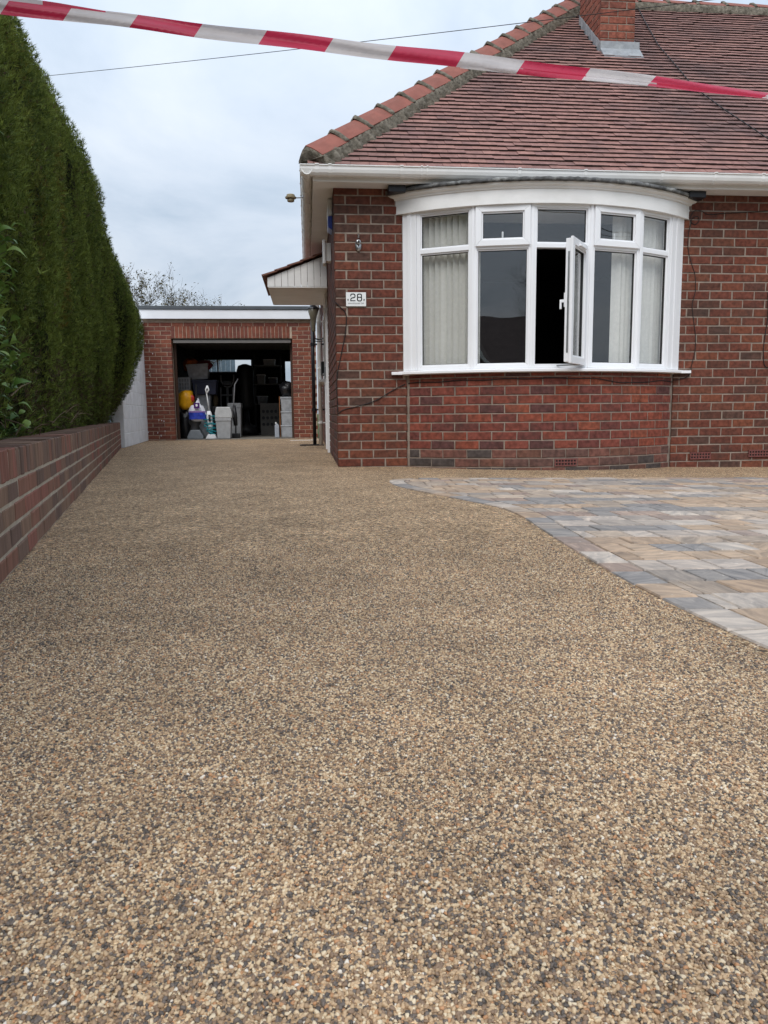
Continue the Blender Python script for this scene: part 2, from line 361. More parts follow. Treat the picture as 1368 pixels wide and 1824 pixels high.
def stone_mat():
    m = bpy.data.materials.new('gravel_stone'); m.use_nodes = True
    t = m.node_tree; n = t.nodes; L = t.links; b = n['Principled BSDF']
    b.inputs['Roughness'].default_value = 0.5; b.inputs['Specular IOR Level'].default_value = 0.25
    oi = n.new('ShaderNodeObjectInfo'); rp = stone_ramp(n); L.new(oi.outputs['Random'], rp.inputs[0])
    geo = n.new('ShaderNodeNewGeometry')
    nz = n.new('ShaderNodeTexNoise'); nz.inputs['Scale'].default_value = 2.4; nz.inputs['Detail'].default_value = 11; nz.inputs['Roughness'].default_value = 0.72
    L.new(geo.outputs['Position'], nz.inputs['Vector'])
    mr = n.new('ShaderNodeMapRange'); mr.inputs['From Min'].default_value = 0.3; mr.inputs['From Max'].default_value = 0.7; mr.inputs['To Min'].default_value = 0.9; mr.inputs['To Max'].default_value = 1.45
    L.new(nz.outputs['Fac'], mr.inputs['Value'])
    ml = n.new('ShaderNodeMix'); ml.data_type = 'RGBA'; ml.blend_type = 'MULTIPLY'; ml.inputs['Factor'].default_value = 1
    L.new(rp.outputs[0], ml.inputs['A']); L.new(mr.outputs[0], ml.inputs['B'])
    L.new(ml.outputs['Result'], b.inputs['Base Color'])
    return m
M['resin'] = resin_mat(); M['stone'] = stone_mat()

# ------------------------------------------------------------------ bricks
def brick_mesh(L, H, D, col, mt, name='brick', cham=0.005):
    """face at y=0 looking to -y, length along x from 0, height along z from 0, chamfered front edge"""
    j = lambda a: random.uniform(-a, a)
    c = cham
    mb = MB()
    back = [(0, D, 0), (L, D, 0), (L, D, H), (0, D, H)]
    mid = [(0 + j(.003), c, 0 + j(.0022)), (L + j(.003), c, 0 + j(.0022)), (L + j(.003), c, H + j(.0022)), (0 + j(.003), c, H + j(.0022))]
    fr = [(c + j(.001), j(.0012), c), (L - c + j(.001), j(.0012), c), (L - c, j(.0012), H - c), (c, j(.0012), H - c)]
    fs = [(8, 9, 10, 11)]
    for i in range(4):
        k = (i + 1) % 4
        fs += [(4 + i, 4 + k, 8 + k, 8 + i), (i, k, 4 + k, 4 + i)]
    mb.add(back + mid + fr, fs, col)
    return mb
BR_RED = [(0.155, 0.049, 0.031), (0.141, 0.045, 0.030), (0.164, 0.056, 0.034), (0.127, 0.044, 0.030), (0.113, 0.047, 0.034), (0.174, 0.059, 0.034),
          (0.089, 0.047, 0.036), (0.146, 0.049, 0.033), (0.150, 0.053, 0.035), (0.136, 0.053, 0.035), (0.155, 0.050, 0.032), (0.103, 0.043, 0.030), (0.132, 0.043, 0.029), (0.146, 0.055, 0.034)]
BR_BAY = [(0.225, 0.062, 0.038), (0.205, 0.058, 0.038), (0.18, 0.052, 0.038), (0.245, 0.072, 0.042), (0.14, 0.046, 0.038), (0.105, 0.046, 0.042), (0.19, 0.056, 0.040), (0.165, 0.050, 0.038), (0.21, 0.06, 0.04)]
BR_GAR = [(0.215, 0.070, 0.043), (0.19, 0.063, 0.041), (0.235, 0.080, 0.050), (0.17, 0.056, 0.040), (0.20, 0.070, 0.047), (0.15, 0.054, 0.041)]
BR_WALL = [(0.202, 0.120, 0.087), (0.227, 0.114, 0.082), (0.176, 0.114, 0.087), (0.240, 0.104, 0.079), (0.150, 0.098, 0.079), (0.221, 0.140, 0.099)]
class BrickSet:
    """shared brick meshes by (length, height, colour)"""
    def __init__(s, mt, D=0.10, cham=0.005): s.c = {}; s.mt = mt; s.D = D; s.cham = cham
    def get(s, L, H, col):
        k = (round(L, 3), round(H, 3), col)
        if k not in s.c: s.c[k] = brick_mesh(L, H, s.D, col, s.mt, cham=s.cham).mesh('brick', s.mt)
        return s.c[k]
    def put(s, L, H, col, loc, rz, parent, off, name='brick'):
        o = link(name, s.get(L, H, col), parent)
        o.location = Vector(loc) - off; o.rotation_euler = (random.uniform(-.006, .006), random.uniform(-.003, .003), rz + random.uniform(-.006, .006))
        return o
    def join(s, mb, L, H, col, loc, rz):
        b = brick_mesh(L, H, s.D, col, s.mt, cham=s.cham)
        Mx = Matrix.Translation(loc) @ Matrix.Rotation(rz, 4, 'Z')
        mb.add([tuple(Mx @ Vector(p)) for p in b.v], b.f, col)

# ------------------------------------------------------------------ ground
g = MB(); g.grid([[(x, y, -0.16) for y in (-700, 0, 700)] for x in (-700, 0, 700)])
structure(obj('ground', g, M['grass']))
WX = lambda y: -0.4735 - 0.203 * y          # foot of the garden wall
g = MB()
ys = [-3.2, 0, 2, 4, 6, 8, 10, 12.4, 13.5, 15.66]
rows = []
for y in ys:
    wx = WX(y) - 0.03 if y <= 12.5 else -2.98 - (y - 12.4) * 0.09
    rows.append([(wx, y, 0), (0.4, y, 0), (1.2, y, gnd(1.2)), (2.5, y, gnd(2.5)), (7.5, y, gnd(7.5))])
g.grid(rows)
drive = structure(obj('driveway', g, M['resin']))
g = MB(); g.grid([[(x, y, -0.10) for y in (-9.0, -3.2)] for x in (-60, 60)])
structure(obj('road', g, mat('asphalt', (0.05, 0.05, 0.052), 0.9, 0.25, 40, 0.004, 200)))
g = MB(); g.box(-60, 60, -3.4, -3.2, -0.2, 0.0)
structure(obj('kerb', g, M['concrete']))

# loose look of the nearest stones: real stones bedded in the resin
def near_stones():
    P = []
    pitch = 0.0034
    ny = int((3.1 - 0.36) / (pitch * 0.866))
    for j in range(ny):
        y = 0.36 + j * pitch * 0.866
        xs = np.arange(-0.42 * y - 0.14, 0.64 * y + 0.12, pitch) + (pitch / 2 if j % 2 else 0)
        keep = np.ones(len(xs), bool)
        if y > 1.5: keep &= rng.random(len(xs)) > (y - 1.4) / 1.7
        keep &= (xs > WX(y) + 0.004)
        if y > 1.1: keep &= (xs < 0.955)
        xs = xs[keep]
        P.append(np.stack([xs, np.full(len(xs), y), np.zeros(len(xs))], 1))
    P = np.concatenate(P); P[:, :2] += rng.uniform(-.0012, .0012, (len(P), 2)); P[:, 2] = rng.uniform(-.0014, .0012, len(P)) - 0.018 * np.maximum(0, P[:, 0] - 0.4)
    me = bpy.data.meshes.new('driveway_stones'); me.from_pydata(P.tolist(), [], [])
    o = link('driveway_stones', me, None)
    srcs = []
    for k in range(4):
        bm = bmesh.new(); bmesh.ops.create_icosphere(bm, subdivisions=2, radius=1)
        for v in bm.verts:
            d = 1 + 0.22 * math.sin(v.co.x * 2.7 + k * 1.9) * math.cos(v.co.y * 3.1 - k) + 0.12 * math.sin(v.co.z * 4 + k * 2)
            v.co = Vector((v.co.x * 1.25, v.co.y * 0.95, v.co.z * 0.8)) * d * 0.0019
        sm = bpy.data.meshes.new('stone'); bm.to_mesh(sm); bm.free(); sm.materials.append(M['stone']); sm.shade_smooth()
        srcs.append(sm)
    ng = bpy.data.node_groups.new('stones', 'GeometryNodeTree')
    ng.interface.new_socket('Geometry', in_out='INPUT', socket_type='NodeSocketGeometry'); ng.interface.new_socket('Geometry', in_out='OUTPUT', socket_type='NodeSocketGeometry')
    N = ng.nodes; L = ng.links
    gi = N.new('NodeGroupInput'); go = N.new('NodeGroupOutput')
    jn = N.new('GeometryNodeGeometryToInstance')
    for sm in srcs:
        so_ = bpy.data.objects.new('stone', sm)      # not linked: only a source of the shape
        oi = N.new('GeometryNodeObjectInfo'); oi.inputs['Object'].default_value = so_; oi.inputs['As Instance'].default_value = True
        L.new(oi.outputs['Geometry'], jn.inputs[0])
    # pick one of four shapes
    mesh_to_pts = N.new('GeometryNodeMeshToPoints')
    L.new(gi.outputs[0], mesh_to_pts.inputs[0])
    ip = N.new('GeometryNodeInstanceOnPoints'); ip.inputs['Pick Instance'].default_value = True
    L.new(mesh_to_pts.outputs[0], ip.inputs['Points'])
    # several object infos joined as separate instances
    jg = N.new('GeometryNodeJoinGeometry')
    for l in list(jn.inputs[0].links): L.new(l.from_socket, jg.inputs[0])
    N.remove(jn)
    L.new(jg.outputs[0], ip.inputs['Instance'])
    ri = N.new('FunctionNodeRandomValue'); ri.data_type = 'INT'; ri.inputs[4].default_value = 0; ri.inputs[5].default_value = 3
    L.new(ri.outputs[2], ip.inputs['Instance Index'])
    rr = N.new('FunctionNodeRandomValue'); rr.data_type = 'FLOAT_VECTOR'; rr.inputs[0].default_value = (-.5, -.5, 0); rr.inputs[1].default_value = (.5, .5, 6.28); rr.inputs['Seed'].default_value = 3
    L.new(rr.outputs[0], ip.inputs['Rotation'])
    rs = N.new('FunctionNodeRandomValue'); rs.data_type = 'FLOAT'; rs.inputs[2].default_value = 0.62; rs.inputs[3].default_value = 1.4; rs.inputs['Seed'].default_value = 5
    L.new(rs.outputs[1], ip.inputs['Scale'])
    L.new(ip.outputs[0], go.inputs[0])
    md = o.modifiers.new('stones', 'NODES'); md.node_group = ng
    return o
ns = near_stones(); stuff(ns); ns['label'] = 'small rounded brown and grey stones bound in the driveway surface'; ns['category'] = 'gravel'

# ------------------------------------------------------------------ block paving
EDGE = [(1.06, 0.9), (1.02, 1.25), (0.996, 1.497), (0.977, 1.664), (0.970, 1.878), (0.965, 2.149), (0.976, 2.449), (0.999, 2.863), (1.023, 3.194), (1.053, 3.606), (1.038, 3.99),
        (0.922, 4.331), (0.756, 4.771), (0.663, 5.042), (0.600, 5.335), (0.600, 5.62), (0.66, 5.78), (0.80, 5.86)]
def smooth_curve(pts, n=8):
    out = []
    P = [Vector((*p, 0)) for p in pts]
    for i in range(len(P) - 1):
        p0, p1, p2, p3 = P[max(i - 1, 0)], P[i], P[i + 1], P[min(i + 2, len(P) - 1)]
        for k in range(n):
            t = k / n
            out.append(0.5 * ((2 * p1) + (p2 - p0) * t + (2 * p0 - 5 * p1 + 4 * p2 - p3) * t * t + (3 * p1 - p0 - 3 * p2 + p3) * t ** 3))
    out.append(P[-1]); return out
EC = smooth_curve(EDGE)
TOPY = 5.87
def offset_curve(C, d):
    out = []
    for i, p in enumerate(C):
        t = (C[min(i + 1, len(C) - 1)] - C[max(i - 1, 0)]).normalized(); out.append(p + Vector((t.y, -t.x, 0)) * d)
    return out
BW = 0.118
EI = offset_curve(EC, BW)
def edge_x(C, y):      # rightmost x of the border at that y
    best = None
    for a, b in zip(C, C[1:]):
        if (a.y - y) * (b.y - y) <= 0 and abs(a.y - b.y) > 1e-6:
            x = a.x + (b.x - a.x) * (y - a.y) / (b.y - a.y); best = x if best is None else max(best, x)
    return best
pav = MB()
poly = [(p.x, p.y, gnd(p.x) + 0.003) for p in EC] + [(7.4, TOPY, gnd(7.4) + 0.003), (7.4, 0.9, gnd(7.4) + 0.003)]
prow = []
for i in range(60):
    y = 0.92 + (TOPY - 0.02 - 0.92) * i / 59
    x0 = (edge_x(EC, y) or 0.8) + 0.01
    prow.append([(x0, y, gnd(x0) + 0.0015), (2.5, y, gnd(2.5) + 0.0015), (7.3, y, gnd(7.3) + 0.0015)])
pav.grid(prow)
paving = structure(obj('paving', pav, M['bed']))
PCOL = [(0.389, 0.315, 0.256), (0.357, 0.265, 0.197), (0.252, 0.235, 0.227), (0.315, 0.240, 0.203), (0.410, 0.355, 0.316), (0.247, 0.233, 0.229), (0.336, 0.275, 0.227), (0.284, 0.225, 0.197), (0.389, 0.295, 0.222), (0.430, 0.380, 0.340), (0.304, 0.265, 0.237)]
def paver_poly(pts, col, mb):
    """chamfered slab from a convex outline in plan (counter-clockwise)"""
    n = len(pts); c = Vector((sum(p[0] for p in pts) / n, sum(p[1] for p in pts) / n))
    z = random.uniform(0.0045, 0.0085); tx, ty = random.uniform(-.006, .006), random.uniform(-.006, .006)
    def ring(inset, dz):
        out = []
        for p in pts:
            v = Vector((p[0], p[1])) - c; l = max(v.length, 1e-5); q = c + v * max(0.1, (1 - inset / l))
            out.append((q.x, q.y, gnd(q.x) + z + dz + tx * v.x + ty * v.y))
        return out
    a, b_, t = ring(0.0045, -0.045), ring(0.0045, -0.005), ring(0.010, 0.0)
    fs = [tuple(range(2 * n, 3 * n))]
    for i in range(n):
        k = (i + 1) % n; fs += [(i, k, n + k, n + i), (n + i, n + k, 2 * n + k, 2 * n + i)]
    mb.add(a + b_ + t, fs, col)
npav = 0
far_pavers = MB()
def emit_paver(pts, col):
    global npav
    cx = sum(p[0] for p in pts) / len(pts); cy = sum(p[1] for p in pts) / len(pts)
    inview = cx < 0.66 * cy + 0.15
    if inview and npav < 380:
        mb = MB(); paver_poly(pts, col, mb); obj('paver', mb, M['paver'], paving); npav += 1
    else: paver_poly(pts, col, far_pavers)
# border course along the curve and along the top edge
acc = 0.0; start = 0; i0 = 0
L_ = [0]
for a, b in zip(EC, EC[1:]): L_.append(L_[-1] + (b - a).length)
def at_len(C, s):
    for i in range(len(L_) - 1):
        if L_[i + 1] >= s:
            t = (s - L_[i]) / max(L_[i + 1] - L_[i], 1e-6); return C[i].lerp(C[i + 1], t)
    return C[-1]
s = 0.0
while s < L_[-1] - 0.05:
    l = min(random.choice([0.19, 0.19, 0.165, 0.21, 0.13]), L_[-1] - s)
    a, b, c_, d_ = at_len(EC, s), at_len(EI, s), at_len(EI, s + l), at_len(EC, s + l)
    emit_paver([(a.x, a.y), (b.x, b.y), (c_.x, c_.y), (d_.x, d_.y)][::1], random.choice(PCOL)); s += l
def clip_half(poly, nx, ny, d):       # keep nx*x+ny*y >= d
    out = []
    for i in range(len(poly)):
        p, q = poly[i], poly[(i + 1) % len(poly)]
        a, b = nx * p[0] + ny * p[1] - d, nx * q[0] + ny * q[1] - d
        if a >= 0: out.append(p)
        if a * b < 0:
            t = a / (a - b); out.append((p[0] + (q[0] - p[0]) * t, p[1] + (q[1] - p[1]) * t))
    return out
x = 0.86
while x < 7.2:
    l = random.choice([0.16, 0.2, 0.24]); emit_paver([(x, TOPY - 0.135), (x + l, TOPY - 0.135), (x + l, TOPY), (x, TOPY)], random.choice(PCOL)); x += l
yrow = TOPY - 0.135
while yrow > 0.95:
    y1 = yrow; y0 = yrow - 0.163; yrow = y0
    xa = [edge_x(EI, yy) for yy in (y0 + 1e-3, y1 - 1e-3)]
    xa = [v for v in xa if v is not None]
    if not xa: continue
    x = min(xa) - random.uniform(0, 0.1)
    run = None
    while x < 7.3:
        l = random.choice([0.10, 0.12, 0.163, 0.163, 0.205, 0.225])
        poly = [(x, y0), (x + l, y0), (x + l, y1), (x, y1)]
        e0, e1 = edge_x(EI, y0 + 1e-3) or min(xa), edge_x(EI, y1 - 1e-3) or min(xa)
        # keep right of the border line from (e0,y0) to (e1,y1)
        nx, ny = (y1 - y0), -(e1 - e0); poly = clip_half(poly, nx, ny, nx * e0 + ny * y0)
        x += l
        if len(poly) < 3: continue
        ar = abs(sum(poly[i][0] * poly[(i + 1) % len(poly)][1] - poly[(i + 1) % len(poly)][0] * poly[i][1] for i in range(len(poly)))) / 2
        if ar < 0.0012: continue
        if run and random.random() < 0.35: col = run
        else: col = random.choice(PCOL)
        run = col
        k = random.uniform(0.88, 1.12)
        emit_paver(poly, (col[0] * k, col[1] * k, col[2] * k))
if far_pavers.f: stuff(obj('paver_field', far_pavers, M['paver'], paving))

# ------------------------------------------------------------------ garden wall (left)
WD = Vector((-0.199, 0.980, 0)).normalized(); WN = Vector((WD.y, -WD.x, 0))      # along the wall, out towards the drive
def wpt(s, t, z):          # s: depth Y along the wall foot, t: back from the face, z
    p = Vector((WX(s), s, 0)); return p - WN * t + Vector((0, 0, z))
gw = thing('garden_wall', 'low brown rustic brick garden wall with brick on edge top below the tall hedge', 'garden wall', wpt(0.6, 0.1, 0))
off = Vector(gw.location)
rzw = math.atan2(WD.y, WD.x)
mb = MB()
S0, S1 = -2.6, 12.35
Lw = (wpt(S1, 0, 0) - wpt(S0, 0, 0)).length
a = [wpt(S0, 0.003, -0.15), wpt(S1, 0.003, -0.15), wpt(S1, 0.21, -0.15), wpt(S0, 0.21, -0.15)]
mb.prism(a, (0, 0, 0.15 + 0.395))
part('mortar_core', mb, M['wall_mortar'], gw)
bset = BrickSet(M['wall_brick'], D=0.1, cham=0.004)
bsetc = BrickSet(M['wall_brick'], D=0.215, cham=0.004)
cand = []
P0 = wpt(S0, 0, 0)
for r in range(5):
    z = -0.075 + r * 0.0745 + 0.003; s = 0.0 if r % 2 else -0.1125
    while s < Lw - 0.02:
        a_, b_ = max(s, 0), min(s + 0.215, Lw)
        if b_ - a_ > 0.03: cand.append((a_, b_ - a_, z, 0.064, 0))
        s += 0.225
s = 0.0
while s < Lw - 0.06:
    cand.append((s, 0.066, 0.300, 0.106, 1)); s += 0.0765
cand.sort(key=lambda c: c[0] + (0.4 if c[2] < 0 else 0))
rest = MB(); n_ = 0
vis = [c for c in cand if P0.y + c[0] * WD.y + 0.22 > 1.9]
hid = [c for c in cand if P0.y + c[0] * WD.y + 0.22 <= 1.9]
for i, c in enumerate(vis + hid):
    s, l, z, h, k = c
    p = P0 + WD * s + Vector((0, 0, z)) + WN * random.uniform(-.001, .002)
    col = random.choice(BR_WALL); bs = bsetc if k else bset
    if i < 320: bs.put(l, h, col, p, rzw, gw, off)
    else: bs.join(rest, l, h, col, p, rzw)
r_ = part('brick_courses', rest, M['wall_brick'], gw); stuff(r_)
# planting strip behind the wall
mb = MB(); mb.prism([wpt(-2.6, 0.2, -0.1), wpt(12.6, 0.2, -0.1), wpt(12.6, 3.2, -0.1), wpt(-2.6, 3.2, -0.1)], (0, 0, 0.40))
structure(obj('soil_bed', mb, M['soil']))

# ------------------------------------------------------------------ tall conifer hedge
def interp(x, xs, ys): return float(np.interp(x, xs, ys))
def hedge_profile(s, end=False):
    """(t, z) points of the clipped face at depth s: from the foot, up the face, over the top"""
    tt = interp(s, [2, 5, 8, 10.5, 11.0, 11.5, 12.6], [0.56, 0.48, 0.23, 0.05, 0.16, 0.06, 0.0])
    h = interp(s, [2, 6, 9, 10.3, 10.75, 11.05, 11.7, 12.3, 12.7], [3.60, 3.66, 3.74, 3.72, 3.56, 3.30, 3.36, 3.20, 2.85])
    bul = interp(s, [2, 7, 10.4, 10.95, 11.5, 12.2, 12.8], [0.22, 0.13, 0.0, 0.04, -0.24, -0.42, -0.34]); low = interp(s, [11, 12], [0.06, 0.26])
    foot = interp(s, [2, 9, 12.6], [0.27, 0.24, 0.14])
    return [(foot + 0.05, 0.34), (foot - 0.02, 0.55), (bul + low, 0.95), (bul, 1.5), (bul, 2.0), (bul * .6 + tt * .4 - 0.03, h - 0.85), (tt - 0.02, h - 0.35), (tt + 0.10, h - 0.12), (tt + 0.30, h - 0.03), (tt + 0.9, h), (tt + 1.3, h - 0.15), (tt + 1.45, h - 0.6), (tt + 1.5, 0.35)]
def resample(pr, n):
    p = np.array(pr); d = np.r_[0, np.cumsum(np.hypot(*np.diff(p, axis=0).T))]
    u = np.linspace(0, d[-1], n); return np.stack([np.interp(u, d, p[:, 0]), np.interp(u, d, p[:, 1])], 1)
SS = np.linspace(0.35, 12.75, 190); NP_ = 60
H = np.zeros((len(SS), NP_, 3))
for i, s in enumerate(SS):
    rs = resample(hedge_profile(s), NP_)
    cap = max(0, (s - 12.35) / 0.4) ** 2
    for j, (t, z) in enumerate(rs):
        wob = 0.035 * math.sin(s * 5.1 + z * 1.3) + 0.03 * math.sin(s * 11.7 + 2 + z * .6) + 0.02 * math.sin(z * 7 + s * 3)
        wob += 0.10 * sum(math.exp(-((s - k_ - 0.05 * math.sin(z * 2.2 + k_)) / 0.07) ** 2) for k_ in (3.35, 4.2, 5.0, 5.7, 6.6, 7.3, 8.3, 9.1, 9.9)); tm = 0.75; t = t + (tm - t) * cap * 0.8 + wob
        p = wpt(s, t, z); H[i, j] = p
hedge = thing('conifer_hedge', 'tall dark green clipped conifer hedge behind the low brick garden wall', 'hedge', tuple(wpt(7, 0.6, 0.3)))
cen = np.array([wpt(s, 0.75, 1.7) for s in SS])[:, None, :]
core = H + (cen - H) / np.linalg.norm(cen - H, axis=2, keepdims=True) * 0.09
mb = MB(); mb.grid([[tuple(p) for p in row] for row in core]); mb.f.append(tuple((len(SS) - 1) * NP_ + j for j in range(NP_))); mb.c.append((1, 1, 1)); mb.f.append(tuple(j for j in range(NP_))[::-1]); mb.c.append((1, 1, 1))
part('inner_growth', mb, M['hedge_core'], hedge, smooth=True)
def sprays(NS, Hs, seed, size=(0.045, 0.085), jlim=44):
    r = np.random.default_rng(seed)
    ii = r.uniform(0, Hs.shape[0] - 1.001, NS); jj = r.uniform(0, jlim, NS)
    i0 = ii.astype(int); j0 = jj.astype(int); fi = (ii - i0)[:, None]; fj = (jj - j0)[:, None]
    a, b, c, d = Hs[i0, j0], Hs[i0 + 1, j0], Hs[i0, j0 + 1], Hs[i0 + 1, j0 + 1]
    P = (a * (1 - fi) + b * fi) * (1 - fj) + (c * (1 - fi) + d * fi) * fj
    nrm = np.cross(b - a, c - a); nrm /= np.linalg.norm(nrm, axis=1, keepdims=True) + 1e-9
    out = np.array([WN.x, WN.y, 0.0]); 
    sg = np.sign((nrm * (P - np.array(wpt(7, 0.75, 1.7))[None] * np.array([0, 0, 1])[None] - np.array([0, 0, 0]))).sum(1)); 
    mid = np.stack([np.interp(P[:, 1], [q[1] for q in cen[:, 0]], [q[0] for q in cen[:, 0]]), P[:, 1], np.full(NS, 1.7)], 1)
    sg = np.sign((nrm * (P - mid)).sum(1))[:, None]; nrm = nrm * sg
    return P, nrm, r
def spray_mesh(name, P, nrm, r, size, parent, mt, hue, blades=4, out_k=0.55):
    NS = len(P)
    ax = nrm * out_k + np.array([0, 0, 0.75]) + r.normal(0, 0.42, (NS, 3)); ax /= np.linalg.norm(ax, axis=1, keepdims=True)
    P = P + nrm * r.uniform(-0.085, 0.035, NS)[:, None]
    L = r.uniform(*size, NS)[:, None]
    sd_ = np.cross(ax, r.normal(0, 1, (NS, 3))); sd_ /= np.linalg.norm(sd_, axis=1, keepdims=True)
    tris = []; cols = []
    for k in range(blades):
        an_ = (k - (blades - 1) / 2) * 0.55
        dr = ax * math.cos(an_) + sd_ * math.sin(an_); wd = np.cross(dr, r.normal(0, 1, (NS, 3))); wd /= np.linalg.norm(wd, axis=1, keepdims=True)
        st = P + ax * L * 0.12 * k / blades
        ln = L * (1 - 0.35 * abs(an_))
        tris.append(np.stack([st - wd * L * 0.06, st + wd * L * 0.06, st + dr * ln], 1)); cols.append(hue)
    o = npmesh(name, np.concatenate(tris), 3, mt, np.concatenate(cols), parent)
    o.location = -Vector(parent.location); return o
def hedge_hue(P, r):
    NS = len(P)
    s = P[:, 1]; z = P[:, 2]
    st = 0.5 + 0.28 * np.sin(s * 9.3 + 0.5 * np.sin(z * 1.7)) + 0.22 * np.sin(s * 21.1 + 1.3 + 0.4 * z) + r.normal(0, 0.20, NS)
    st = np.clip(st, 0, 1)[:, None]
    c = np.array([0.058, 0.088, 0.018]) * (1 - st) + np.array([0.205, 0.255, 0.050]) * st
    yel = (np.exp(-((s - 6.35 - 0.06 * z) / 0.09) ** 2) * (r.random(NS) < 0.65) * (z > 1.2) * (z < 2.7) + 0.6 * np.exp(-((s - 5.2) / 0.07) ** 2) * (r.random(NS) < .5) * (z > 1.4))[:, None]
    c = c * (1 - yel) + np.array([0.20, 0.15, 0.030]) * yel
    br = ((r.random(NS) < np.where(z < 0.95, 0.30, 0.035)))[:, None]
    c = np.where(br, np.array([0.085, 0.062, 0.035]), c)
    return c * r.uniform(0.75, 1.25, (NS, 1))
P, nrm, r = sprays(230000, H, 3)
spray_mesh('foliage', P, nrm, r, (0.030, 0.066), hedge, M['hedge'], hedge_hue(P, r))
# loose sprigs that stand out from the clipped outline
P2, n2, r2 = sprays(260, H, 11)
spray_mesh('sprig', P2 + n2 * 0.03, n2, r2, (0.06, 0.12), hedge, M['hedge'], hedge_hue(P2, r2), blades=6, out_k=0.8)
# clipped near end of the hedge
rc = np.random.default_rng(21); NC_ = 11000
jj = rc.integers(0, NP_ - 1, NC_); fj = rc.random(NC_)[:, None]; edge_ = H[0][jj] * (1 - fj) + H[0][jj + 1] * fj
kk = np.sqrt(rc.random(NC_))[:, None]; PE = edge_ * kk + np.array(wpt(SS[0] - 0.04, 0.95, 1.6))[None] * (1 - kk)
spray_mesh('end_foliage', PE, np.tile(np.array([-WD.x, -WD.y, 0.0]), (NC_, 1)), rc, (0.045, 0.09), hedge, M['hedge'], hedge_hue(PE, rc))
mb = MB()
for k in range(9):
    p = wpt(1.0 + k * 1.4, 0.75 + random.uniform(-.1, .1), 0.2)
    mb.tube([p, p + Vector((0.02, 0.02, 1.2)), p + Vector((0, 0.03, 2.6))], [0.07, 0.055, 0.02], 8)
part('trunk', mb, M['bark'], hedge, smooth=True)
# bare twigs at the foot
mb = MB()
for k in range(70):
    s = random.uniform(2.6, 7.5); p = wpt(s, random.uniform(0.16, 0.36), random.uniform(0.40, 0.62))
    d = WN * random.uniform(0.02, 0.12) + WD * random.uniform(-.16, .16) + Vector((0, 0, random.uniform(-.06, .12)))
    mb.tube([p, p + d * .5 + Vector((0, 0, .012)), p + d], [0.0035, 0.0026, 0.001], 5)
stuff(part('dry_twigs', mb, mat('dry_twig', (0.16, 0.115, 0.075), 0.9, 0.3, 20), hedge))

# ------------------------------------------------------------------ leafy shrub at the near left
shrub = thing('leafy_shrub', 'glossy green leafy shrub at the near end of the hedge, hanging over the wall', 'shrub', tuple(wpt(2.5, 0.3, 0.3)))
def leaf_mesh(k):
    mb = MB(); l = 0.046; wv = [0.0, 0.55, 0.9, 1.0, 0.85, 0.5, 0.0]
    P = []
    for i, ww in enumerate(wv):
        t = i / (len(wv) - 1); zc = 0.010 * math.sin(t * math.pi) - 0.012 * t * t
        hw = ww * 0.0125
        P.append([(-hw, t * l, zc + hw * 0.35), (0, t * l, zc), (hw, t * l, zc + hw * 0.35)])
    col = [(0.13, 0.22, 0.045), (0.085, 0.165, 0.032), (0.19, 0.28, 0.058), (0.065, 0.125, 0.03), (0.15, 0.24, 0.052)][k]
    mb.grid(P, col); return mb.mesh('leaf', M['leaf'], True)
LM = [leaf_mesh(k) for k in range(5)]
so_ = Vector(shrub.location)
stems = MB()
nl = 0
for k in range(46):
    s = random.uniform(2.35, 3.05); hh = random.uniform(0.42, 1.42)
    tq = random.uniform(-0.02, 0.24)
    s = 2.86 + 5.4 * tq + random.uniform(-.42, .10) + (-0.14 if hh > 0.85 else 0.10)
    tip = wpt(s, tq - 0.03, hh); base = wpt(s - random.uniform(-.1, .1), 0.42, max(0.30, hh - 0.35)); mid = (tip + base) / 2 + Vector((0, 0, 0.05))
    stems.tube([base, mid, tip], [0.004, 0.003, 0.0015], 5)
    for q in range(8):
        if nl >= 340: break
        t = 0.45 + 0.55 * q / 7
        p = base * (1 - t) ** 2 + mid * 2 * t * (1 - t) + tip * t * t
        o = link('leaf', LM[(0 if t > .8 else 1) if random.random() < .3 else random.randrange(5)], shrub)
        d = (tip - base).normalized() * 0.4 + WN * random.uniform(0, .9) + Vector((random.uniform(-.8, .8), random.uniform(-.8, .8), random.uniform(-.35, .7)))
        d.normalize(); up = (Vector((0, 0, 1)) + WN * 0.8 + Vector((random.uniform(-.4, .4), random.uniform(-.4, .4), 0)))
        xx = d.cross(up).normalized(); zz = xx.cross(d)
        sc = random.uniform(0.9, 1.55)
        o.matrix_local = Matrix.Translation(p - so_) @ Matrix(((xx.x, d.x, zz.x, 0), (xx.y, d.y, zz.y, 0), (xx.z, d.z, zz.z, 0), (0, 0, 0, 1))) @ Matrix.Scale(sc, 4)
        nl += 1
part('stem', stems, mat('green_stem', (0.06, 0.075, 0.03), 0.7, 0.2, 20), shrub)

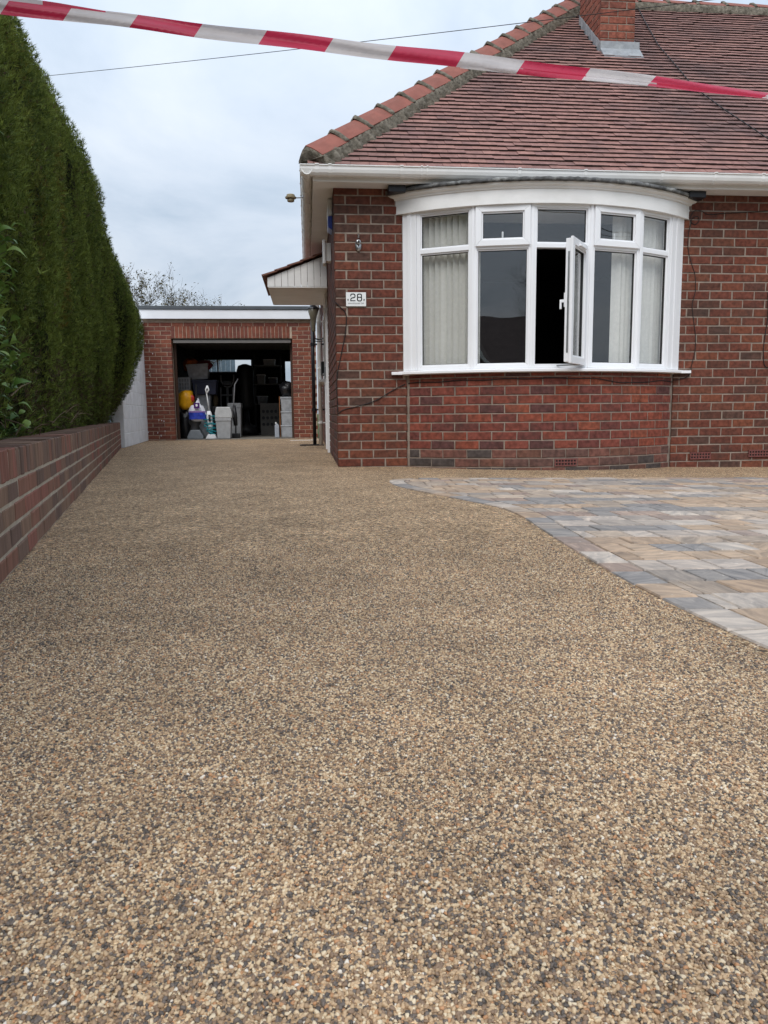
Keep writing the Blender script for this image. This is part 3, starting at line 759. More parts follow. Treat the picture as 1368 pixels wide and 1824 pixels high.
# ------------------------------------------------------------------ white block wall beside the garage
wb = thing('block_wall', 'white painted concrete block wall between the hedge and the garage', 'wall', (-3.1, 14, 0))
A_, B_ = Vector((-2.93, 12.40, 0)), Vector((-3.24, 15.66, 0))
D_ = (B_ - A_); Lb = D_.length; D_.normalize(); Nb = Vector((D_.y, -D_.x, 0)); rzb = math.atan2(D_.y, D_.x)
mb = MB(); mb.prism([A_ - Nb * 0.006, B_ - Nb * 0.006, B_ - Nb * 0.2, A_ - Nb * 0.2], (0, 0, 2.32)); part('mortar_core', mb, M['block'], wb)
bk = BrickSet(M['block'], D=0.1, cham=0.006)
for r_i in range(10):
    s = 0.0 if r_i % 2 else -0.225
    while s < Lb:
        a, b = max(s, 0), min(s + 0.444, Lb)
        if b - a > 0.05: bk.put(round(b - a, 3), 0.222, (0.7, 0.7, 0.7), A_ + D_ * a + Vector((0, 0, r_i * 0.23 + 0.002)), rzb, wb, Vector(wb.location), 'block')
        s += 0.45
mb = MB(); mb.prism([A_ + Nb * 0.02, B_ + Nb * 0.02, B_ - Nb * 0.22, A_ - Nb * 0.22], (0, 0, 0.05)); mb.v = [(x, y, z + 2.32) for x, y, z in mb.v]
part('coping', mb, M['block'], wb)

# ------------------------------------------------------------------ bungalow
YW, XW = 7.19, 0.28
ZS = 2.575
H_ = thing('bungalow', 'red brick bungalow with white curved bay window and hipped clay tile roof', 'house', (XW, YW, 0))
HO = Vector(H_.location)
CP, BH = 0.0835, 0.0725
NC = 32
bs = BrickSet(M['brick'])
# front wall: left pier, right part
mb = MB()
mb.box(XW + 0.007, 0.94, YW + 0.005, YW + 0.28, -0.2, ZS)
mb.box(3.62, 8.4, YW + 0.005, YW + 0.28, -0.2, ZS)
mb.box(0.94, 3.62, YW + 0.03, YW + 0.28, 2.40, ZS)
fw = part('front_wall', mb, M['mortar'], H_)
rest = MB(); nb_ = 0; LIM = 172
def zc_(r): return -0.082 + r * CP
rows_ = [r for r in range(NC) if zc_(r) + BH < ZS + 0.02]
CUT = [0.105, 0.22]
def wall_row(x0, x1, r, shift, cols, indiv):
    global nb_
    x = x0 - shift
    while x < x1 - 0.02:
        a, b = max(x, x0), min(x + 0.22, x1)
        if b - a > 0.025:
            col = random.choice(cols); z = zc_(r); h = min(BH, ZS - 0.001 - z)
            loc = Vector((a, YW + random.uniform(-.0012, .0012), z))
            if indiv: bs.put(round(b - a, 2), h, col, loc, 0, fw, Vector((0, 0, 0))); nb_ += 1
            else: bs.join(rest, b - a, h, col, loc, 0)
        x += 0.2315
for r in rows_: wall_row(XW, 0.952 if zc_(r) + BH < 0.88 else 0.915, r, 0 if r % 2 else 0.1155, BR_RED, zc_(r) + BH > 0)
for r in rows_:
    z = zc_(r)
    wall_row(3.665 if z > 0.86 else 3.618, 4.75, r, 0.05 if r % 2 else 0.165, BR_RED, nb_ < LIM and z > -0.1)
    wall_row(4.7615, 8.4, r, 0.0 if r % 2 else 0.1155, BR_RED, False)
# bay base wall
CX, RR = 2.285, 2.29525
CY = YW - 0.45 + RR
def arcp(a, r, z=0.0): return Vector((CX + r * math.sin(a), CY - r * math.cos(a), z))
def arc_sweep(prof, a0, a1, n, mb):
    P = [[tuple(arcp(a0 + (a1 - a0) * i / n, r, z)) for r, z in prof] for i in range(n + 1)]
    k = len(prof); vs = [p for row in P for p in row]
    fs = [(i * k + j, (i + 1) * k + j, (i + 1) * k + (j + 1) % k, i * k + (j + 1) % k) for i in range(n) for j in range(k)]
    fs += [tuple(range(k)), tuple(n * k + j for j in range(k))[::-1]]
    mb.add(vs, fs); return mb
RB = 2.268; AB = math.acos((CY - YW) / RB)
mb = MB(); arc_sweep([(RB - 0.005, -0.2), (RB - 0.005, 0.868), (RB - 0.25, 0.868), (RB - 0.25, -0.2)], -AB - 0.02, AB + 0.02, 40, mb)
bw = part('bay_wall', mb, M['mortar'], H_)
pa = 0.2315 / RB
for r in range(12):
    z = zc_(r)
    if z > 0.86: continue
    h = min(BH, 0.866 - z)
    a = -AB + 0.004 - (0 if r % 2 else pa * 0.5) 
    while a < AB - 0.004:
        a0, a1 = max(a, -AB + 0.004), min(a + 0.22 / RB, AB - 0.004)
        a += pa
        if (a1 - a0) * RB < 0.03: continue
        l = (a1 - a0) * RB; am = (a0 + a1) / 2
        p = arcp(am, RB) - Vector((math.cos(am), math.sin(am), 0)) * l / 2
        cols = BR_BAY if 2 < r else [(0.13, 0.07, 0.058), (0.17, 0.075, 0.058), (0.075, 0.06, 0.055), (0.15, 0.07, 0.05)]
        if r == 1 and -0.10 < a0 < 0.002: AIRB = am; continue
        bs.put(round(l, 2), h, random.choice(cols), (p.x, p.y, z), am, bw, Vector((0, 0, 0)))
        nb_ += 1
# side wall
mb = MB(); mb.box(XW + 0.007, XW + 0.28, YW + 0.28, 14.45, -0.2, ZS); mb.box(XW + 0.28, 8.4, 14.2, 14.45, -0.2, ZS); mb.box(8.15, 8.4, YW + 0.28, 14.2, -0.2, ZS)
sw = part('side_wall', mb, M['mortar'], H_)
side = MB()
SIDE_C = [(0.13, 0.072, 0.062), (0.155, 0.078, 0.064), (0.11, 0.066, 0.06), (0.17, 0.07, 0.056)]
for r in rows_:
    y = YW + 0.1 + (0.0115 if r % 2 else 0.0)
    first = True
    while y < 14.4:
        l = (0.12 if (first and not r % 2) else 0.22); first = False
        z = zc_(r); h = min(BH, ZS - 0.001 - z)
        if not (9.86 < y + l / 2 < 10.9 and z < 2.08):
            bs.join(side, l, h, random.choice(SIDE_C), Vector((XW + random.uniform(-.001, .001), y + l, z)), -math.pi / 2)
        y += l + 0.0115
stuff(part('side_brick_courses', side, M['brick'], sw)); stuff(part('front_brick_courses', rest, M['brick'], fw))
# air bricks
def air_brick(c, rz, parent):
    mb = MB(); T = Matrix.Translation(c) @ Matrix.Rotation(rz, 4, 'Z')
    W, Hh = 0.218, 0.071
    for k in range(3): mb.box(-W / 2, W / 2, -0.006, 0.004, k * (Hh - 0.012) / 2, k * (Hh - 0.012) / 2 + 0.012, M=T)
    for k in range(8): 
        x = -W / 2 + k * (W - 0.011) / 7; mb.box(x, x + 0.011, -0.005, 0.003, 0.002, Hh - 0.002, M=T)
    o = part('air_brick', mb, mat('terracotta', (0.17, 0.060, 0.052), 0.85, 0.2, 30), parent)
    mb = MB(); mb.box(-W / 2, W / 2, 0.003, 0.006, 0, Hh, M=T); part('hole_shade', mb, M['gasket'], parent)  # black plate painted as the shade inside the holes
p = arcp(AIRB, RB); air_brick((p.x, p.y, zc_(1)), AIRB, bw)
air_brick((3.93, YW - 0.006, 0.015), 0, fw); air_brick((4.55, YW - 0.006, 0.03), 0, fw)

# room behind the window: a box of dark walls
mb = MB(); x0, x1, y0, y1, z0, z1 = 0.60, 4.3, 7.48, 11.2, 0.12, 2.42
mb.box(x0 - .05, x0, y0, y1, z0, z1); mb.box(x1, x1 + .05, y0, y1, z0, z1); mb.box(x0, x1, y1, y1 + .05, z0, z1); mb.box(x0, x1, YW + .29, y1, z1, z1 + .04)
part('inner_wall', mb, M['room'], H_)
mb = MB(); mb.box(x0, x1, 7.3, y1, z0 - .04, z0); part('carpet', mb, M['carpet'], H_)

# ------------------------------------------------------------------ bay window
bay = empty_part('bay_window', H_)
AN = [-0.575, -0.3414, -0.1097, 0.1278, 0.3616, 0.5513]
AL, AR = -0.6366, 0.6429
ZB, ZT0, ZT1, ZT = 0.905, 1.953, 2.016, 2.345
def facet(i):
    a, b = arcp(AN[i], RR), arcp(AN[i + 1], RR)
    u = (b - a).normalized(); n = Vector((u.y, -u.x, 0))
    Mx = Matrix(((u.x, -n.x, 0, a.x), (u.y, -n.y, 0, a.y), (0, 0, 1, 0), (0, 0, 0, 1)))    # local: x along, y inwards, z up
    return Mx, (b - a).length, u, n
def bars(mb, M_, x0, x1, z0, z1, w_, y0, y1):
    """mitred rectangular frame"""
    o = [(x0, z0), (x1, z0), (x1, z1), (x0, z1)]; q = [(x0 + w_, z0 + w_), (x1 - w_, z0 + w_), (x1 - w_, z1 - w_), (x0 + w_, z1 - w_)]
    for k in range(4):
        m = (k + 1) % 4
        poly = [o[k], o[m], q[m], q[k]]
        vs = [(p[0], y0, p[1]) for p in poly] + [(p[0], y1, p[1]) for p in poly]
        if M_ is not None: vs = [tuple(M_ @ Vector(p)) for p in vs]
        mb.add(vs, [(0, 1, 2, 3), (7, 6, 5, 4), (0, 4, 5, 1), (1, 5, 6, 2), (2, 6, 7, 3), (3, 7, 4, 0)])
def glazing(M_, x0, x1, z0, z1, parent, y=0.03):
    """bead, gasket and double pane filling a rectangle"""
    mb = MB(); bars(mb, M_, x0, x1, z0, z1, 0.013, 0.014, 0.05); part('glazing_bead', mb, M['upvc'], parent, bevel=0.003)
    mb = MB(); bars(mb, M_, x0 + .013, x1 - .013, z0 + .013, z1 - .013, 0.0035, 0.022, 0.045); part('gasket', mb, M['gasket'], parent)
    mb = MB(); mb.box(x0 + .012, x1 - .012, y, y + 0.003, z0 + .012, z1 - .012, M=M_); part('pane', mb, M['glass'], parent)
for i in range(5):
    Mx, W, u, n = facet(i)
    mb = MB(); FW = 0.036
    bars(mb, Mx, 0.002, W - 0.002, ZB, ZT, FW, 0, 0.065)
    mb.box(FW, W - FW, 0.001, 0.064, ZT0 + 0.012, ZT1 - 0.012, M=Mx)
    part('window_frame', mb, M['upvc'], bay, bevel=0.003)
    if i in (1, 3):
        glazing(Mx, FW, W - FW, ZB + FW, ZT0 + 0.012, bay)
        mb = MB(); SM = Mx @ Matrix.Translation((0, -0.022, 0))
        bars(mb, SM, 0.022, W - 0.022, ZT0 + 0.034, ZT - 0.010, 0.055, 0, 0.05)
        part('vent_sash', mb, M['upvc'], bay, bevel=0.004)
        glazing(SM, 0.077, W - 0.077, ZT0 + 0.089, ZT - 0.065, bay)
        mb = MB(); mb.box(W * 0.5 - .008, W * .5 + .008, 0.055, 0.075, ZT0 + .095, ZT0 + .165, M=SM); mb.box(W * 0.5 - .012, W * .5 + .012, 0.05, 0.07, ZT0 + .085, ZT0 + .105, M=SM)
        part('vent_handle', mb, M['upvc'], bay, bevel=0.003)
    elif i == 2:
        glazing(Mx, FW, W - FW, ZT1 - 0.012, ZT - FW, bay)
        # opened side-hung casement
        hinge = Mx @ Vector((W - 0.030, -0.01, 0)); ang = rad(OPEN) if 'OPEN' in globals() else rad(54)
        # local x runs from the hinge to the free edge, local y is the inner side
        fx = (-u) * math.cos(ang) + n * math.sin(ang); fy = Vector((-fx.y, fx.x, 0)) * -1
        CM = Matrix(((fx.x, fy.x, 0, hinge.x), (fx.y, fy.y, 0, hinge.y), (0, 0, 1, 0), (0, 0, 0, 1)))
        inn = 1 if (CM.to_3x3() @ Vector((0, 1, 0))).dot(-n * math.cos(ang) + (-u) * math.sin(ang)) > 0 else -1
        CW = W - 0.055; z0, z1 = ZB + 0.018, ZT0 + 0.026
        if inn < 0: CM = CM @ Matrix.Scale(-1, 4, (0, 1, 0))
        mb = MB(); bars(mb, CM, 0.0, CW, z0, z1, 0.062, 0, 0.022); bars(mb, CM, 0.012, CW - 0.012, z0 + .012, z1 - .012, 0.05, 0.0225, 0.066)
        part('casement', mb, M['upvc'], bay, bevel=0.003)
        glazing(CM, 0.062, CW - 0.062, z0 + 0.062, z1 - 0.062, bay, y=0.034)
        mb = MB(); mb.box(CW - 0.0118, CW - 0.0095, 0.030, 0.046, z0 + .09, z1 - .12, M=CM); 
        for zz in (0.12, 0.3, 0.52, 0.7, 0.88): mb.box(CW - 0.012, CW - 0.004, 0.032, 0.044, z0 + zz, z0 + zz + 0.022, M=CM)
        part('lock_strip', mb, M['chrome'], bay)
        mb = MB(); mb.box(CW - 0.045, CW - 0.02, 0.066, 0.078, 1.40, 1.52, M=CM); mb.box(CW - 0.040, CW - 0.025, 0.078, 0.110, 1.44, 1.465, M=CM); mb.box(CW - 0.042, CW - 0.023, 0.100, 0.116, 1.385, 1.465, M=CM)
        part('casement_handle', mb, M['upvc'], bay, bevel=0.003)
        mb = MB(); mb.box(0.10, CW - 0.18, -0.018, 0.0, z1 - 0.052, z1 - 0.036, M=CM); part('drip_bar', mb, M['upvc'], bay, bevel=0.002)
        # friction stay at foot
        mb = MB(); a_ = hinge + fx * 0.2; b_ = Mx @ Vector((W * 0.42, 0.02, 0))
        mb.tube([(a_.x, a_.y, z0 + 0.002), (b_.x, b_.y, z0 + 0.002)], 0.006, 6); part('stay', mb, M['chrome'], bay)
    else:
        glazing(Mx, FW, W - FW, ZB + FW, ZT0 + 0.012, bay); glazing(Mx, FW, W - FW, ZT1 - 0.012, ZT - FW, bay)
# coupling posts between the frames, end posts
for k, a in enumerate(AN[1:-1]):
    p = arcp(a, RR)
    mb = MB(); mb.prism([tuple(p + Vector((math.cos(t), math.sin(t), 0)) * q + Vector((math.sin(a), -math.cos(a), 0)) * w_) for t, q, w_ in ((a, -0.013, 0.007), (a, 0.013, 0.007), (a, 0.013, -0.06), (a, -0.013, -0.06))], (0, 0, ZT - ZB))
    mb.v = [(x, y, z + ZB) for x, y, z in mb.v]
    part('mullion', mb, M['upvc'], bay, bevel=0.003)
for a, b in ((AL, AN[0]), (AN[-1], AR)):
    mb = MB()
    p, q = arcp(a, RR + 0.006), arcp(b, RR + 0.006); pi, qi = arcp(a, RR - 0.09), arcp(b, RR - 0.09)
    mb.prism([p, q, qi, pi], (0, 0, ZT - ZB)); mb.v = [(x, y, z + ZB) for x, y, z in mb.v]
    m1 = p.lerp(q, 0.36); m2 = p.lerp(q, 0.62); nn = Vector(((q - p).y, -(q - p).x, 0)).normalized()
    mb.prism([m1, m2, m2 + nn * 0.007, m1 + nn * 0.007], (0, 0, ZT - ZB)); n8 = len(mb.v) - 8
    mb.v[n8:] = [(x, y, z + ZB) for x, y, z in mb.v[n8:]]
    part('end_post', mb, M['upvc'], bay, bevel=0.003)
    # brick reveal closed behind the post
    mb = MB(); s_ = -1 if a < 0 else 1
    xa = CX + RR * math.sin(AL if a < 0 else AR)
    mb.box(min(xa, xa - s_ * 0.06), max(xa, xa - s_ * 0.06), YW + 0.0, YW + 0.3, ZB - .04, ZT); part('reveal', mb, M['upvc'], bay)
# cill
mb = MB(); AC = math.acos((CY - (YW - 0.02)) / (RR + 0.058))
arc_sweep([(RR + 0.058, 0.872), (RR + 0.058, 0.893), (RR + 0.050, 0.898), (RR - 0.0, 0.904), (RR - 0.09, 0.904), (RR - 0.09, 0.868), (RR + 0.04, 0.868)], -AC, AC, 48, mb)
mb.box(0.80, 0.96, YW - 0.055, YW - 0.002, 0.869, 0.896); mb.box(3.61, 3.77, YW - 0.055, YW - 0.002, 0.869, 0.896)
part('window_sill', mb, M['upvc'], bay, bevel=0.002)
# head: curved fascia, moulding, lead flat roof
AH = math.acos((CY - YW) / (RR + 0.035)) + 0.004
mb = MB(); arc_sweep([(RR + 0.035, 2.335), (RR + 0.035, 2.455), (RR - 0.03, 2.455), (RR - 0.03, 2.335)], -AH, AH, 48, mb); part('bay_fascia', mb, M['upvc_old'], bay, bevel=0.002)
AM = math.acos((CY - YW) / (RR + 0.085))
mb = MB(); arc_sweep([(RR + 0.036, 2.4555), (RR + 0.046, 2.462), (RR + 0.05, 2.474), (RR + 0.07, 2.484), (RR + 0.078, 2.492), (RR + 0.083, 2.507), (RR - 0.03, 2.507), (RR - 0.03, 2.4555)], -AM, AM, 48, mb); part('moulding', mb, M['upvc_old'], bay)
mb = MB(); AM2 = math.acos((CY - YW) / (RR + 0.096))
P = []
nA = 90
for i in range(nA + 1):
    a = -AM2 + 2 * AM2 * i / nA; w1, w2 = random.uniform(-.004, .004), random.uniform(-.005, .003)
    P.append([tuple(arcp(a, r, z)) for r, z in ((RR - 0.02, 2.508), (RR + 0.090, 2.508), (RR + 0.096 + w1, 2.505 + w2), (RR + 0.098 + w1, 2.538 + w1), (RR + 0.085, 2.545 + w2), (RR - 0.02, 2.556), (RR - 0.25, 2.566))])
mb.grid(P); part('lead_roof', mb, M['felt'], bay, smooth=True)
mb = MB()
P = [[tuple(arcp(-AM2 + 2 * AM2 * i / 40, RR - 0.02, z)) for z in (2.34, 2.55)] for i in range(41)]; mb.grid(P)
cpts = [tuple(arcp(-AH + 2 * AH * i / 40, RR - 0.02, 2.352)) for i in range(41)]
mb.add(cpts + [(3.7, YW + .3, 2.352), (.9, YW + .3, 2.352)], [tuple(range(43))]); part('bay_ceiling', mb, M['upvc_old'], bay)
for xa, xb in ((0.775, 0.935), (3.635, 3.80)):
    mb = MB(); mb.box(xa, xb, YW - 0.14, YW - 0.002, 2.500, 2.558); part('lead_end', mb, M['black_paint'], bay, bevel=0.006)
# ------------------------------------------------------------------ vertical blinds
def blind(name, label, angs, tw):
    t = thing(name, label, 'blind', tuple(arcp((angs[0] + angs[-1]) / 2, RR - 0.125, 0.93)), 'vertical blinds inside the bay window')
    for a in angs:
        p = arcp(a, RR - 0.125); mb = MB(); d_ = a + tw + random.uniform(-.3, .3)
        ex = Vector((math.cos(d_), math.sin(d_), 0)) * 0.0445; nrm_ = Vector((-ex.y, ex.x, 0)).normalized()
        P = []
        for k in range(5):
            f = (k - 2) / 2; P.append([tuple(p + ex * f + nrm_ * 0.008 * (1 - f * f) + Vector((0, 0, z))) for z in (0.935, 1.6, 2.30)])
        mb.grid(P); o = part('slat', mb, M['blind'], t, smooth=True)
    mb = MB(); arc_sweep([(RR - 0.105, 2.305), (RR - 0.105, 2.335), (RR - 0.145, 2.335), (RR - 0.145, 2.305)], min(angs) - .03, max(angs) + .03, 12, mb); part('head_rail', mb, M['upvc'], t)
    return t
blind('vertical_blind', 'pale vertical blind drawn to the left side of the bay window', list(np.linspace(-0.60, -0.335, 11)), 0.62)
blind('vertical_blind', 'pale vertical blind drawn to the right side of the bay window', list(np.linspace(0.285, 0.62, 14)), -0.30)

# ------------------------------------------------------------------ roof
PIT = rad(41.5); TP = math.tan(PIT); cP, sP = math.cos(PIT), math.sin(PIT)
YE, ZE = 6.93, 2.662
HALF = 3.83; YR = YE + HALF; ZR = ZE + HALF * TP
XE = 0.03                                   # eaves corner of the left hip
XRG = XE + HALF                              # ridge starts here
roof = empty_part('roof', H_)
mb = MB()                                    # boarded deck under the tiles, all planes
e0, e1, r0, r1 = Vector((XE, YE, ZE - .03)), Vector((8.6, YE, ZE - .03)), Vector((XRG, YR, ZR - .03)), Vector((8.6, YR, ZR - .03))
b0, b1 = Vector((XE, YE + 2 * HALF, ZE - .03)), Vector((8.6, YE + 2 * HALF, ZE - .03))
mb.add([e0, e1, r0, r1, b0, b1], [(0, 1, 3, 2), (0, 2, 4), (2, 3, 5, 4), (1, 5, 3), (0, 4, 5, 1)])
part('roof_deck', mb, M['gasket'], roof)
TILE_C = [(0.275, 0.144, 0.122), (0.261, 0.137, 0.117), (0.288, 0.153, 0.129), (0.250, 0.133, 0.115), (0.302, 0.160, 0.134), (0.236, 0.129, 0.114), (0.270, 0.144, 0.124)]
TILE_EDGE = (0.055, 0.040, 0.038)     # lower edge face, much darker than the tile top
NR = 54; GA = HALF / cP / NR; TW = 0.165
def tile_poly(l, wd=TW - 0.003):
    g = GA
    return [(0, 0, 0.015), (wd, 0, 0.015), (wd, l, -0.004), (0, l, -0.004), (0, 0, 0.0285), (wd, 0, 0.0285), (wd, l, 0.009), (0, l, 0.009)]
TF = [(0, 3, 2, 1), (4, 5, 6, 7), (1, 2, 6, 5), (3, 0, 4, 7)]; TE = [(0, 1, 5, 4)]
tcache = {}
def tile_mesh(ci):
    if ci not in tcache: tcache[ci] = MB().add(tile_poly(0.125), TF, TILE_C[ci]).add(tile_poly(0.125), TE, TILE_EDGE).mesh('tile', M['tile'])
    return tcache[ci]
RF = Matrix(((1, 0, 0, 0), (0, cP, -sP, 0), (0, sP, cP, 0), (0, 0, 0, 1)))       # local x = world x, y = up slope, z = normal
RL = Matrix(((0, cP, -sP, 0), (-1, 0, 0, 0), (0, sP, cP, 0), (0, 0, 0, 1)))      # left hip plane
tl = MB(); nt_ = 0
SHX = CHX0 = 3.60; CHX1 = 4.03; CHY0 = 9.33; CHY1 = 10.05
mott = lambda x, s: 0.5 + 0.5 * math.sin(x * 1.3 + 0.7 * s) * math.cos(s * 2.1 - x * .6)
for r in range(NR):
    s_ = r * GA; y = YE + s_ * cP; z = ZE + s_ * sP
    hx = XE + s_ * cP
    sag = 0.004 * math.sin(r * 2.3)
    x = hx + 0.02 - ((0 if r % 2 else TW / 2) + hx) % TW
    while x < 8.55:
        if x + TW > hx + 0.03 and not (CHX0 - 0.02 < x + TW / 2 < CHX1 + 0.02 and CHY0 < y < CHY1):
            ci = random.randrange(len(TILE_C)); inview = x < 0.615 * y + 0.1
            sk = random.uniform(-.008, .008); lift = random.uniform(-.002, .004)
            loc = Vector((x, y, z)) + RF.to_3x3() @ Vector((0, sk * .5, lift))
            if nt_ < 300 and inview and x > hx + 0.02:
                o = link('tile', tile_mesh(ci), roof); o.matrix_local = Matrix.Translation(loc) @ RF @ Matrix.Rotation(sk * .6, 4, 'Z'); nt_ += 1
            else:
                c = TILE_C[ci]; T = Matrix.Translation(loc) @ RF @ Matrix.Rotation(sk * .6, 4, 'Z')
                tp_ = tile_poly(0.125)
                if x < hx + 0.02: tp_ = [(max(p[0], hx + 0.02 - x), p[1], p[2]) for p in tp_]
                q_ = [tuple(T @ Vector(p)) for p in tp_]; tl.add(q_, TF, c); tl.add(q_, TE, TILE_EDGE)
        x += TW
stuff(part('tile_field', tl, M['tile'], roof))
tl = MB()
for r in range(NR):
    s_ = r * GA; x = XE + s_ * cP; z = ZE + s_ * sP
    y = YE + s_ * cP + 0.05; ye = YE + 2 * HALF - s_ * cP
    y += (0 if r % 2 else TW / 2)
    while y + TW < ye:
        T = Matrix.Translation((x, y + TW, z)) @ RL
        tl.add([tuple(T @ Vector(p)) for p in tile_poly(0.125)], TF, random.choice(TILE_C)); y += TW
stuff(part('side_tile_field', tl, M['tile'], roof))
# hip and ridge tiles with mortar bedding
hd = Vector((1, 1, TP)).normalized(); HL = HALF * math.sqrt(2 + TP * TP)
hside = Vector((1, -1, 0)).normalized(); hup = hside.cross(hd).normalized()
if hup.z < 0: hup = -hup
def ridge_tile(o, d, sd_, up, l, mb, wv=0.152, hv=0.112, th=0.014):
    prof = []
    for k in range(9):
        a = math.pi * (k / 8); x_ = -math.cos(a) * wv; prof.append((x_, hv * (1 - abs(x_ / wv) ** 1.35) - 0.01))
    inn = [(p[0] * 0.88, p[1] - th) for p in prof[::-1]]
    ring = prof + inn; n = len(ring)
    vs = []
    for q in (0, l): vs += [tuple(o + d * q + sd_ * a + up * b + up * (0.012 if q == 0 else -0.004)) for a, b in ring]
    fs = [(i, (i + 1) % n, n + (i + 1) % n, n + i) for i in range(n)]
    fs += [(i, n - 1 - i, n - 2 - i, i + 1) for i in range(8)] + [(n + i + 1, n + n - 2 - i, n + n - 1 - i, n + i) for i in range(8)]
    mb.add(vs, fs)
O0 = Vector((XE, YE, ZE)) + hup * 0.035 + hd * 0.10
nh = 16; tlh = (HL - 0.10) / nh
def joint(o, d, sd_, up, mb, wv=0.157, hv=0.127):
    P = []
    for k in range(13):
        a = math.pi * k / 12; q = random.uniform(0.94, 1.04)
        x_ = -math.cos(a); c_ = [(x_ * wv * q, (hv * (1 - abs(x_) ** 1.35) - .004) * q)]
        P.append([tuple(o + d * w_ + sd_ * c_[0][0] * m_ + up * c_[0][1] * m_) for w_, m_ in ((-0.026 + random.uniform(-.005, .005), .90), (-0.018, 1.02), (0.012, 1.05), (0.020 + random.uniform(-.005, .005), .93))])
    mb.grid(P)
mbj = MB()
for k in range(nh):
    mb = MB(); ridge_tile(O0 + hd * (k * tlh), hd, hside, hup, tlh + 0.01, mb); part('hip_tile', mb, M['ridge'], roof, bevel=0.003)
    if k: joint(O0 + hd * (k * tlh), hd, hside, hup, mbj)
def bed(o, d, sd_, up, L, sign, mb, w0=0.138, w1=0.178):
    n = int(L / 0.025); P = []
    for i in range(n + 1):
        q = i * L / n; a, b = random.uniform(-.012, .012), random.uniform(-.02, .02)
        P.append([tuple(o + d * q + sd_ * sign * t + up * h) for t, h in ((w0, -0.004 + a * .3), (w0 + 0.012, -0.012 + a * .6), ((w0 + w1) / 2 + a, -0.040 + b * .3 + a * .6), (w1 + b, -0.085), (w1 + b, -0.13))])
    mb.grid(P)
bed(O0, hd, hside, hup, HL - 0.08, 1, mbj); bed(O0 + hd * .12, hd, hside, hup, HL - 0.2, -1, mbj)
# rounded mortar end of the hip
P = []
for k in range(13):
    a = math.pi * k / 12
    P.append([tuple(O0 + hd * w_ - hside * math.cos(a) * 0.152 * m_ + hup * (0.112 * (1 - abs(math.cos(a)) ** 1.35) * m_ - 0.008)) for w_, m_ in ((0.03, 1.0), (-0.006 + random.uniform(-.006, .006), 1.0), (-0.016 + random.uniform(-.006, .006), 0.72), (-0.018, 0.0))])
mbj.grid(P)
part('mortar_bedding', mbj, M['bedding'], roof, smooth=True)
mb = MB(); mb.prism([O0 + hd * .0 - hside * .150 + hup * .005, O0 + hside * .150 + hup * .005, O0 + hside * .165 - hup * .10, O0 - hside * .165 - hup * .10], hd * .22); part('mortar_end', mb, M['bedding'], roof, bevel=.012)
rx = XRG - 0.05; mbj = MB(); xd, yd, zd = Vector((1, 0, 0)), Vector((0, -1, 0)), Vector((0, 0, 1)); RO = Vector((rx, YR, ZR - 0.01)); k = 0
while rx < 8.4:
    mb = MB(); ridge_tile(Vector((rx, YR, ZR - 0.005)), xd, yd, zd, 0.425, mb); part('ridge_tile', mb, M['ridge'], roof, bevel=0.003)
    if k: joint(Vector((rx, YR, ZR - 0.005)), xd, yd, zd, mbj)
    rx += 0.42; k += 1
bed(RO, xd, yd, zd, 8.5 - XRG, 1, mbj, 0.15, 0.20); bed(RO, xd, yd, zd, 8.5 - XRG, -1, mbj, 0.15, 0.20)
for side_ in (1,):
    mb2 = MB()
    P = [[tuple(Vector((RO.x + i * 0.03, YR - 0.10 - (0.0 if q == 0 else 0.075 + random.uniform(-.012, .012)), ZR + (0.01 if q == 0 else -0.075)))) for q in (0, 1)] for i in range(int((8.4 - RO.x) / 0.03))]
    mb2.grid(P); part('ridge_bedding', mb2, M['bedding'], roof)
part('ridge_joint', mbj, M['bedding'], roof, smooth=True)

# ------------------------------------------------------------------ chimney
ch = empty_part('chimney', H_)
CZ0, CZ1 = 4.45, 6.9
mb = MB(); mb.box(CHX0 + .006, CHX1 - .006, CHY0 + .006, CHY1 - .006, CZ0, CZ1)
cm = part('mortar_core', mb, M['mortar'], ch)
bc = BrickSet(M['brick'], D=0.05)
CH_C = [(0.255, 0.085, 0.056), (0.23, 0.075, 0.051), (0.28, 0.098, 0.064), (0.21, 0.07, 0.048)]
CWID = CHX1 - CHX0; CDEP = CHY1 - CHY0
for r in range(26):
    z = 4.62 + r * 0.0835
    lay = [(0, 0.21), (0.22, CWID - 0.22)] if r % 2 else [(0, 0.10), (0.11, 0.21), (0.33, CWID - 0.33)]
    for a, l in lay: bc.put(round(l, 3), 0.073, random.choice(CH_C), (CHX0 + a, CHY0, z), 0, ch, Vector((0, 0, 0)))
    y = CHY0 + 0.06; f = True
    while y < CHY1 - 0.03:
        l = min(0.05 if (r % 2 and f) else 0.21, CHY1 - y); f = False
        bc.put(round(l, 2), 0.073, random.choice(CH_C), (CHX0, y + l, z), -math.pi / 2, ch, Vector((0, 0, 0)))
        bc.put(round(l, 2), 0.073, random.choice(CH_C), (CHX1, y, z), math.pi / 2, ch, Vector((0, 0, 0)))
        y += l + 0.011
rz_ = lambda y: ZE + (y - YE) * TP
mb = MB()
fy, fz = CHY0, rz_(CHY0)
prof = [(fy - 0.012, fz + 0.13), (fy - 0.018, fz + 0.045), (fy - 0.05, fz + 0.012), (fy - 0.15, rz_(fy - 0.15) + 0.032), (fy - 0.15, rz_(fy - 0.15) + 0.022), (fy - 0.04, fz - 0.01), (fy - 0.006, fz + 0.03), (fy - 0.006, fz + 0.13)]
mb.prism([(CHX0 + 0.0, y, z) for y, z in prof], (CWID + 0.06, 0, 0)); part('apron_flashing', mb, M['lead'], ch)
mb = MB(); mbr = MB()
